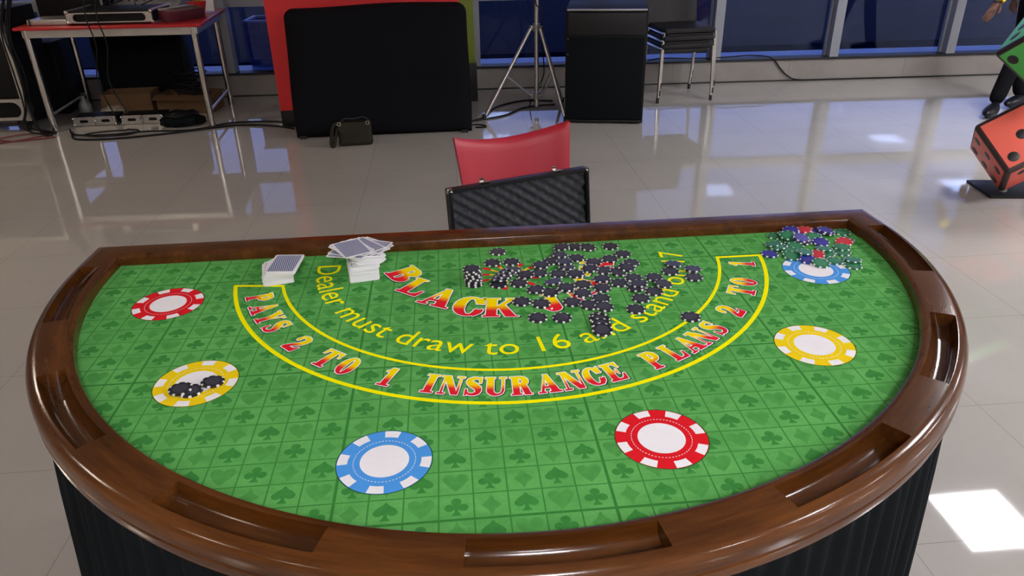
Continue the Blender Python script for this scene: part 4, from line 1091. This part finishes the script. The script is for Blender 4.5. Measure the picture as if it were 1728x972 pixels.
# grey mixer wedge
o = place('mixing_console', .555, .52, TZ, 'grey sloped mixing console with cables behind the flight case', 'mixer')
mb = MB(); t = bmesh.new()
pr = [(0, 0), (0, .05), (.3, .16), (.36, .16), (.36, 0)]
a = [t.verts.new((-.27, y, z)) for y, z in pr]; b = [t.verts.new((.27, y, z)) for y, z in pr]; t.faces.new(a); t.faces.new(b[::-1])
for i in range(5): t.faces.new((a[i], a[(i + 1) % 5], b[(i + 1) % 5], b[i]))
mb.add(t); mb.build('body', M['steel_grey'], o, bev=.004)
for i in range(8):
    mb = MB(); x = -.21 + .06 * i; mb.box((x, .15, .112), (.012, .02, .014), rot3(R_(20), 0, 0), .002); mb.build('fader', M['black_plastic'], o)
rr_ = random.Random(2)
for i in range(6):
    x0 = -.2 + .08 * i; tag(None, None) if 0 else None
    p0 = T0 + tl(.60 + x0 * -1, .6, TZ + .13); 
    pts = [p0, p0 + Vector((rr_.uniform(-.05, .05), -.12, .07)), p0 + Vector((rr_.uniform(-.1, .1), -.3, .04)), p0 + Vector((rr_.uniform(-.1, .1), -.5, .0))]
    mb = MB(); mb.tube(spline(pts, 8), .004, 7); c = mb.build('cable_loop', M['cable'], None); tag(c, 'thin black cable looping over the mixing console, %s of six' % ORD[i], 'cable', 'cables on the console')
for i, (a, l) in enumerate(((.80, 'longer'), (.72, 'shorter'))):
    q0 = T0 + tl(a, -.012, TZ + .16); pts = [q0 + Vector((.02, .25, .03)), q0 + Vector((0, .06, .02)), q0 + Vector((0, -.01, -.1)), q0 + Vector((.02, -.012, -.3)), q0 + Vector((-.03, -.012, -.55)), q0 + Vector((.05, -.03, -.78 - .1 * (i == 0)))]
    mb = MB(); mb.tube(spline(pts, 10), .005, 7); c = mb.build('hanging_cable', M['cable'], None); tag(c, '%s black cable hanging down over the red table edge' % l, 'cable', 'hanging cables')
for i in range(5):
    x = -3.275 - .012 * i; y = 5.02 + .05 * (i % 3)
    pts = [(x + .06, y + .25, 1.25), (x + .03, y + .1, 1.0), (x - .01, y, .75), (x + .02 * math.sin(i * 2), y - .01, .45), (x - .015, y, .2), (x + .04 * math.cos(i), y - .04, .02 + .012 * i), (x + .12 + .02 * i, y - .1, .012)]
    mb = MB(); mb.tube(spline(pts, 8), .006, 7); c = mb.build('hanging_cable', M['cable'], None); tag(c, 'black cable hanging in the bundle between rack case and red table', 'cable', 'cable bundle at the rack case')
# laptop-like maroon lid, red bag, paper
o = place('clear_case_lid', .20, .10, TZ, 'dark maroon tinted case side lying slanted on the red table', 'case')
mb = MB(); mb.box((0, .16, .045), (.11, .34, .075), rot3(0, R_(10), R_(-30)), .006); mb.build('body', mat('maroon_plastic', (.10, .02, .03), .25), o)
mb = MB(); mb.box((-.03, .15, .09), (.02, .32, .012), rot3(0, R_(10), R_(-30)), .002); mb.build('edge_trim', M['aluminium'], o)
o = place('flower_basket', .13, .55, TZ, 'small red basket with yellow and orange flowers on the table corner', 'basket')
mb = MB(); mb.tube([(0, 0, 0), (0, 0, .04), (0, 0, .1)], [.05, .06, .075], 16); mb.build('basket', M['red_board'], o)
for i in range(9):
    mb = MB(); t = bmesh.new(); bmesh.ops.create_icosphere(t, subdivisions=2, radius=.022)
    a = i * 2.4; r = .016 * math.sqrt(i) * 1.15
    for v in t.verts: v.co *= 1 + .25 * math.sin(v.co.x * 300) * math.sin(v.co.z * 260)
    mb.add(t, Matrix.Translation((r * math.cos(a), r * math.sin(a), .118 + .012 * (i % 3)))); mb.build('flower', M['gold_print'] if i % 3 == 0 else (mat('orange_petal', (.7, .2, .02), .7) if i == 1 else M['suit_dark']), o, 50)
o = place('paper_sheet', .12, .75, TZ, 'white paper sheet propped near the right corner of the red table', 'paper')
mb = MB(); mb.box((0, .0, .05), (.15, .003, .11), rot3(R_(-40), 0, R_(12))); mb.build('sheet', M['paper'], o, None)

# things under and beside the table
def ground(name, x, y, rz, label, cat, group=None, z=0.0):
    o = empty(name, (x, y, z), R_(rz)); tag(o, label, cat, group); return o
o = ground('rack_case', -3.72, 5.12, -3, 'black rack case with silver edge frame at the far left', 'case')
mb = MB(); mb.box((0, .25, .50), (.74, .46, .80), bev=.006); mb.build('body', M['black_case'], o)
for sx in (-1, 1):
    mb = MB(); mb.box((sx * .365, .005, .50), (.04, .03, .82), bev=.003); mb.build('edge_trim', M['aluminium'], o)
mb = MB(); frame_panel(mb, .76, .19, .02, .03, slot=.62); f = mb.build('front_frame', M['aluminium'], o, None); f.location = (0, .0, .085)
mb = MB(); mb.box((0, .005, .895), (.76, .03, .03), bev=.003); mb.build('top_rail', M['aluminium'], o)
for sx in (-1, 1):
    for y in (.06, .42):
        mb = MB(); mb.tube([(sx * .3 - .012, y, .04), (sx * .3 + .012, y, .04)], .04, 16); mb.box((sx * .3, y, .085), (.06, .06, .03)); mb.build('caster', M['rubber'], o)
o = ground('power_amplifier', -3.53, 5.83, 0, 'black box amplifier standing under the red table at its left', 'amplifier')
mb = MB(); mb.box((0, 0, .30), (.46, .36, .58), bev=.006); mb.build('body', M['black_case'], o)
mb = MB(); mb.box((0, -.183, .30), (.42, .008, .54), bev=.002); mb.build('front_grille', M['black_cloth'], o)
mb = MB(); mb.box((0, 0, .005), (.2, .3, .01)); mb.build('foot', M['rubber'], o)
o = ground('monitor_speaker', -2.72, 5.95, 0, 'large black monitor speaker behind the boxes under the red table', 'speaker')
mb = MB(); mb.box((0, .03, .34), (.76, .18, .64), bev=.006); mb.build('body', M['black_case'], o)
mb = MB(); mb.box((0, -.083, .34), (.70, .01, .58), bev=.003); mb.build('front_grille', M['black_cloth'], o)
mb = MB(); mb.box((0, .02, .01), (.4, .2, .02)); mb.build('foot', M['rubber'], o)
def carton(x, y, rz, w_, d, h, label, flaps=True):
    o = ground('cardboard_box', x, y, rz, label, 'box', 'cardboard boxes under the red table'); t_ = .005
    mb = MB()
    for c, dd in (((0, 0, t_ / 2 + .0), (w_, d, t_)), ((-w_ / 2, 0, h / 2), (t_, d, h)), ((w_ / 2, 0, h / 2), (t_, d, h)), ((0, -d / 2, h / 2), (w_, t_, h)), ((0, d / 2, h / 2), (w_, t_, h))): mb.box(c, dd)
    mb.build('body', M['cardboard'], o, None)
    if flaps:
        for sy in (-1, 1):
            mb = MB(); mb.box((0, sy * (d / 2 + .035), h - .012), (w_, .075, t_), rot3(R_(-sy * 20), 0, 0)); mb.build('flap', M['cardboard'], o, None)
    return o
carton(-2.80, 5.70, 2, .40, .24, .17, 'closed looking cardboard box under the table beside the white bottle', False)
carton(-2.30, 5.66, -10, .46, .26, .15, 'open cardboard box of tangled cables under the red table')
o = ground('bottle', -3.09, 5.48, 0, 'white plastic bottle lying near the left table leg', 'bottle')
mb = MB(); mb.tube([(0, 0, 0), (0, 0, .01), (0, 0, .12), (0, 0, .16), (0, 0, .17), (0, 0, .19)], [.045, .05, .05, .02, .016, .016], 18); mb.build('body', M['bottle'], o, 50)
mb = MB(); mb.tube([(0, 0, .19), (0, 0, .21)], .018, 14); mb.build('cap', M['black_plastic'], o)
o = ground('plastic_bag', -2.90, 5.52, 0, 'crumpled pale plastic bag beside the white bottle', 'bag')
t = bmesh.new(); bmesh.ops.create_icosphere(t, subdivisions=4, radius=.09)
for v in t.verts: v.co *= 1 + .28 * noise.noise(v.co * 22); v.co.z = max(-.04, v.co.z * .55)
mb = MB(); mb.add(t, Matrix.Translation((0, 0, .04))); mb.build('bag_skin', mat('yellowed_plastic', (.3, .27, .2), .45), o, 60)
# tangle in the open box: separate cables
for i in range(9):
    pts = []; cx, cy = -2.30 + rr_.uniform(-.04, .04), 5.66 + rr_.uniform(-.02, .02); ph = rr_.uniform(0, 6)
    for k in range(9):
        a = ph + k * .85; pts.append((cx + (.13 + rr_.uniform(-.02, .02)) * math.cos(a), cy + .075 * math.sin(a), .10 + .026 * i + rr_.uniform(-.014, .02)))
    mb = MB(); mb.tube(spline(pts, 6), .006, 7); c = mb.build('coiled_cable', M['cable'], None); tag(c, 'black coiled cable heaped in the open cardboard box', 'cable', 'cables in the open box')
for i, (x, rz) in enumerate(((-2.93, 2), (-2.56, 0))):
    o = ground('rack_unit', x, 5.22, rz, ('dull silver fronted slim case on the floor near the left leg', 'bright silver fronted slim case on the floor under the table middle')[i], 'case', None)
    mb = MB(); mb.box((0, .10, .038), (.32, .18, .06), bev=.003); mb.build('body', M['black_case'], o)
    for sx in (-1, 1):
        mb = MB(); 
        q = MB(); frame_panel(q, .158, .068, .010, .01, slot=.36); f = q.build('front_frame', M['aluminium'] if i else M['steel_grey'], o, None); f.location = (sx * .082, .01, .004); mb.bm.free()
    for sx in (-1, 1):
        for z in (.012, .062):
            mb = MB(); t = bmesh.new(); bmesh.ops.create_uvsphere(t, u_segments=10, v_segments=7, radius=.012); mb.add(t, Matrix.Translation((sx * .158, .0, z))); mb.build('corner_ball', M['chrome'], o, 60)
    mb = MB(); mb.box((0, -.006, .05), (.03, .01, .025), bev=.002); mb.build('latch', M['chrome'], o)
o = ground('backpack', -2.22, 5.14, 10, 'dark crumpled cable bag on the floor by the right front leg', 'bag')
t = bmesh.new(); bmesh.ops.create_icosphere(t, subdivisions=4, radius=1)
for v in t.verts: v.co *= 1 + .18 * noise.noise(v.co * 2.5); v.co = Vector((v.co.x * .17, v.co.y * .10, max(-.03, v.co.z * .055)))
mb = MB(); mb.add(t, Matrix.Translation((0, 0, .034))); mb.build('body', M['black_cloth'], o, 60)
for k in range(3):
    mb = MB(); mb.tube([(.13 * math.cos(2 * PI * i / 24) * (1 - .1 * k), .08 * math.sin(2 * PI * i / 24), .085 + .008 * k + .006 * math.sin(i)) for i in range(24)], .006, 7, closed=True); mb.build('cable_coil', M['cable'], o)

# floor cables
def cable(name, pts, r, m, label, cat='cable', n=10):
    mb = MB(); mb.tube(spline([(x, y, max(z, r)) for x, y, z in pts], n), r, 8); c = mb.build(name, m, None); tag(c, label, cat); return c
cable('floor_cable', [(-3.02, 5.0, 0), (-2.9, 4.80, 0), (-2.6, 4.78, 0), (-2.2, 4.88, 0), (-1.8, 5.03, 0), (-1.5, 4.98, 0), (-1.3, 4.86, 0)], .008, M['cable'], 'thick black cable running over the floor from table to black board')
cable('floor_cable', [(-3.06, 5.06, .02), (-2.95, 4.9, .018), (-2.7, 4.9, 0), (-2.45, 4.96, 0), (-2.1, 4.95, .0), (-1.85, 5.12, 0), (-1.55, 5.12, 0), (-1.3, 5.04, 0)], .007, M['cable'], 'thinner black cable snaking beside the thick one toward the board')
cable('floor_cable', [(-2.62, 5.05, 0), (-2.5, 4.96, .014), (-2.55, 4.84, .018), (-2.75, 4.84, .014), (-2.9, 4.93, 0), (-2.8, 5.0, 0), (-2.6, 4.99, .016)], .006, M['cable'], 'short looped black cable in front of the silver cases')
cable('red_cable', [(-3.75, 4.78, 0), (-3.5, 4.76, 0), (-3.3, 4.88, 0), (-3.2, 4.98, 0), (-3.35, 5.0, .014), (-3.5, 4.88, .012), (-3.35, 4.8, .012), (-3.1, 4.9, 0)], .006, M['cable_red'], 'dark red cable coiled on the floor beneath the rack case')
cable('floor_cable', [(.02, 4.87, 0), (.16, 4.95, 0), (.3, 5.3, 0), (.55, 5.5, 0), (.8, 5.45, 0)], .007, M['cable'], 'black cable curving over the floor behind the tripod stand')
cable('floor_cable', [(.02, 4.80, .0), (.1, 4.88, 0), (.35, 5.02, 0), (.5, 5.22, 0), (.66, 5.3, 0), (.8, 5.32, 0)], .007, M['cable'], 'black cable passing under the tripod stand legs')
cable('floor_cable', [(.1, 4.69, 0), (.16, 4.68, 0), (.18, 4.72, 0), (.12, 4.77, 0), (.03, 4.76, 0)], .006, M['cable'], 'small black cable loop beside the covered board corner')
def wl(x, dy, z): return (x, wy(x) + dy, z)
mb = MB(); mb.tube(spline([wl(1.75, -.0, .222), wl(1.9, .02, .235), wl(2.2, .02, .226), wl(2.5, .0, .235), wl(2.7, .03, .238), wl(2.86, .0, .23), wl(2.93, -.012, .2), wl(3.0, -.014, .12), wl(3.08, -.02, .05), wl(3.2, -.02, .012), wl(3.6, -.015, .008), wl(4.6, -.012, .008)], 8), .006, 8)
c = mb.build('wall_cable', M['cable'], None); tag(c, 'black cable dropping over the window ledge down to the floor', 'cable')
mb = MB(); mb.tube(spline([(.63, 5.075, 1.9), (.595, 5.07, 1.2), (.61, 5.07, .86), (.655, 5.07, .8), (.66, 5.08, .55), (.68, 5.12, .3), (.6, 5.2, .12), (.58, 5.26, .012)], 10), .005, 7)
c = mb.build('hanging_cable', M['cable'], None); tag(c, 'black cable wound down the silver tripod stand pole', 'cable')

# blue crate outside the glass
cr = empty('plastic_crate', (-1.68, 6.66, .20), R_(-3)); tag(cr, 'blue plastic crate outside the window beside the red panel', 'crate')
mb = MB(); w_, d, h, t_ = .5, .34, .40, .012
for c, dd in (((0, 0, t_ / 2), (w_, d, t_)), ((-w_ / 2, 0, h / 2), (t_, d, h)), ((w_ / 2, 0, h / 2), (t_, d, h)), ((0, -d / 2, h / 2), (w_, t_, h)), ((0, d / 2, h / 2), (w_, t_, h))): mb.box(c, dd)
for z in (.06, .14, .22, .30):
    mb.box((0, -d / 2 - .008, z), (w_ + .02, .01, .012)); 
for i in range(9): mb.box((-w_ / 2 + .03 + i * .055, -d / 2 - .008, h / 2), (.01, .01, h - .02))
mb.build('body', M['crate_blue'], cr)
mb = MB()
for c, dd in (((0, -d / 2 - .006, h), (w_ + .05, .03, .02)), ((0, d / 2 + .006, h), (w_ + .05, .03, .02)), ((-w_ / 2 - .006, 0, h), (.03, d + .03, .02)), ((w_ / 2 + .006, 0, h), (.03, d + .03, .02))): mb.box(c, dd, bev=.003)
mb.build('rim', mat('pale_blue_rim', (.12, .16, .5), .4), cr)

# ------------------------------------------------------------------ walking person at the right edge
def skin(name, joints, edges, m, parent, sub=2, root=0):
    me = bpy.data.meshes.new(name); me.from_pydata([j[:3] for j in joints], edges, [])
    o = link(name, me, m, parent)
    md = o.modifiers.new('skin', 'SKIN'); md.use_smooth_shade = True; md.use_x_symmetry = False
    for i, j in enumerate(joints):
        v = me.skin_vertices[0].data[i]; v.radius = (j[3], j[4] if len(j) > 4 else j[3]); v.use_root = i == root
    s = o.modifiers.new('sub', 'SUBSURF'); s.levels = sub; s.render_levels = sub
    dg = bpy.context.evaluated_depsgraph_get(); m2 = bpy.data.meshes.new_from_object(o.evaluated_get(dg)); o.modifiers.clear(); o.data = m2
    m2.materials.clear(); m2.materials.append(m)
    m2.polygons.foreach_set('use_smooth', [True] * len(m2.polygons)); return o
PX, PY = 4.36, 4.62
pe = empty('person', (PX, PY, 0)); tag(pe, 'person in black clothes and black shoes walking behind the giant dice', 'person')
L = lambda x, y, z, *r: (x - PX, y - PY, z, *r)
J = [L(4.36, 4.62, .96, .10), L(4.35, 4.62, 1.12, .11), L(4.33, 4.62, 1.30, .13), L(4.33, 4.62, 1.43, .09), L(4.32, 4.62, 1.50, .052), L(4.31, 4.62, 1.56, .055),
     L(4.34, 4.55, .90, .085), L(4.25, 4.52, .52, .068), L(4.13, 4.49, .07, .058), L(4.36, 4.71, .90, .085), L(4.40, 4.72, .50, .068), L(4.50, 4.70, .07, .058),
     L(4.30, 4.46, 1.40, .055), L(4.12, 4.43, 1.10, .043), L(3.93, 4.45, .87, .032), L(4.33, 4.79, 1.40, .055), L(4.42, 4.84, 1.12, .043), L(4.36, 4.86, .88, .032)]
Ed = [(0, 1), (1, 2), (2, 3), (3, 4), (4, 5), (0, 6), (6, 7), (7, 8), (0, 9), (9, 10), (10, 11), (3, 12), (12, 13), (13, 14), (3, 15), (15, 16), (16, 17)]
body = skin('body', J, Ed, M['black_clothing'], pe)
# head with face
hd = MB(); t = bmesh.new(); bmesh.ops.create_uvsphere(t, u_segments=32, v_segments=24, radius=1)
for v in t.verts:
    x, y, z = v.co
    s = 1 - .22 * max(0, -z) ** 1.5
    v.co = Vector((x * .098 * (1.0 if x > 0 else .98) * s, y * .075 * s, z * .118))
    if x < -.5:
        v.co.x -= .016 * math.exp(-((y / .16) ** 2 + ((z + .12) / .22) ** 2))          # nose
        v.co.x += .008 * math.exp(-(((abs(y) - .38) / .16) ** 2 + ((z - .08) / .12) ** 2))   # eye sockets
        v.co.x += .004 * math.exp(-((y / .35) ** 2 + ((z + .5) / .05) ** 2))
for s in (-1, 1):
    e = bmesh.new(); bmesh.ops.create_uvsphere(e, u_segments=12, v_segments=8, radius=1)
    for v in e.verts: v.co = Vector((v.co.x * .018, v.co.y * .008, v.co.z * .03))
    mp = Matrix.Translation((.008, s * .076, -.005)); hd.add(e, mp)
hd.add(t); hdo = hd.build('head', M['skin'], pe, 80); hdo.location = (4.30 - PX, 0, 1.655)
for s in (-1, 1):
    mb = MB(); e = bmesh.new(); bmesh.ops.create_uvsphere(e, u_segments=12, v_segments=8, radius=.010); mb.add(e, Matrix.Translation((-.080, s * .029, .008))); mb.build('eye', M['white_card'], hdo, 60)
mb = MB(); e = bmesh.new(); bmesh.ops.create_uvsphere(e, u_segments=28, v_segments=20, radius=1)
for v in e.verts:
    x, y, z = v.co; k = 1.0
    v.co = Vector((x * .104 + .008, y * .082, z * .122 + .008))
    if z < .25 and x < .1: v.co = Vector((v.co.x * .8 + .02, v.co.y * .85, max(v.co.z, .03)))
    if z < -.35: v.co.z = max(v.co.z, -.05)
mb.add(e); mb.build('hair', M['hair'], hdo, 80)
# shoes
def shoe(x, y, a):
    mb = MB(); t = bmesh.new(); bmesh.ops.create_uvsphere(t, u_segments=24, v_segments=16, radius=1)
    for v in t.verts:
        q = v.co.copy(); v.co = Vector((q.x * .14, q.y * (.048 - .006 * q.x), max(-.0, .045 + q.z * (.05 + .03 * max(0, q.x) - .012 * max(0, -q.x)))))
        if v.co.z < .006: v.co.z = 0
    mb.add(t, Matrix.Translation((x - PX, y - PY, 0)) @ Matrix.Rotation(R_(a), 4, 'Z')); return mb.build('shoe', M['shoe'], pe, 60)
shoe(4.07, 4.42, 40); shoe(4.44, 4.66, 25)
# hands
def hand(wx, wy_, wz, dirv, side):
    d = Vector(dirv).normalized(); s = Vector((0, 1, 0)).cross(d).normalized(); n = Vector((0, 1, 0)) * side
    W = Vector((wx - PX, wy_ - PY, wz)); Pm = W + d * .05; K = W + d * .092
    JJ = [(*W, .026, .02), (*Pm, .033, .016)]; E = [(0, 1)]
    for k, (o_, ln) in enumerate(((-.027, .07), (-.009, .078), (.009, .073), (.026, .058))):
        b = K + s * o_; i0 = len(JJ); c1 = b + (d + n * .12).normalized() * ln * .45; c2 = c1 + (d + n * .5).normalized() * ln * .33; c3 = c2 + (d + n * .9).normalized() * ln * .25
        JJ += [(*b, .0095), (*c1, .0085), (*c2, .0075), (*c3, .006)]; E += [(1, i0), (i0, i0 + 1), (i0 + 1, i0 + 2), (i0 + 2, i0 + 3)]
    i0 = len(JJ); b = W + d * .03 - s * .032; c1 = b + (d * .8 - s * .6).normalized() * .032; c2 = c1 + (d - s * .15).normalized() * .028
    JJ += [(*b, .013), (*c1, .011), (*c2, .0085)]; E += [(0, i0), (i0, i0 + 1), (i0 + 1, i0 + 2)]
    return skin('hand', JJ, E, M['skin'], pe, 2)
hand(3.915, 4.45, .85, (-.38, 0, -.92), 1)
hand(4.355, 4.86, .86, (-.05, 0, -1), -1)
mb = MB(); mb.tube([(3.955 - PX, 4.45 - PY, .90), (3.915 - PX, 4.45 - PY, .85)], [.043, .040], 18); mb.build('wristband', M['yellow_band'], pe)
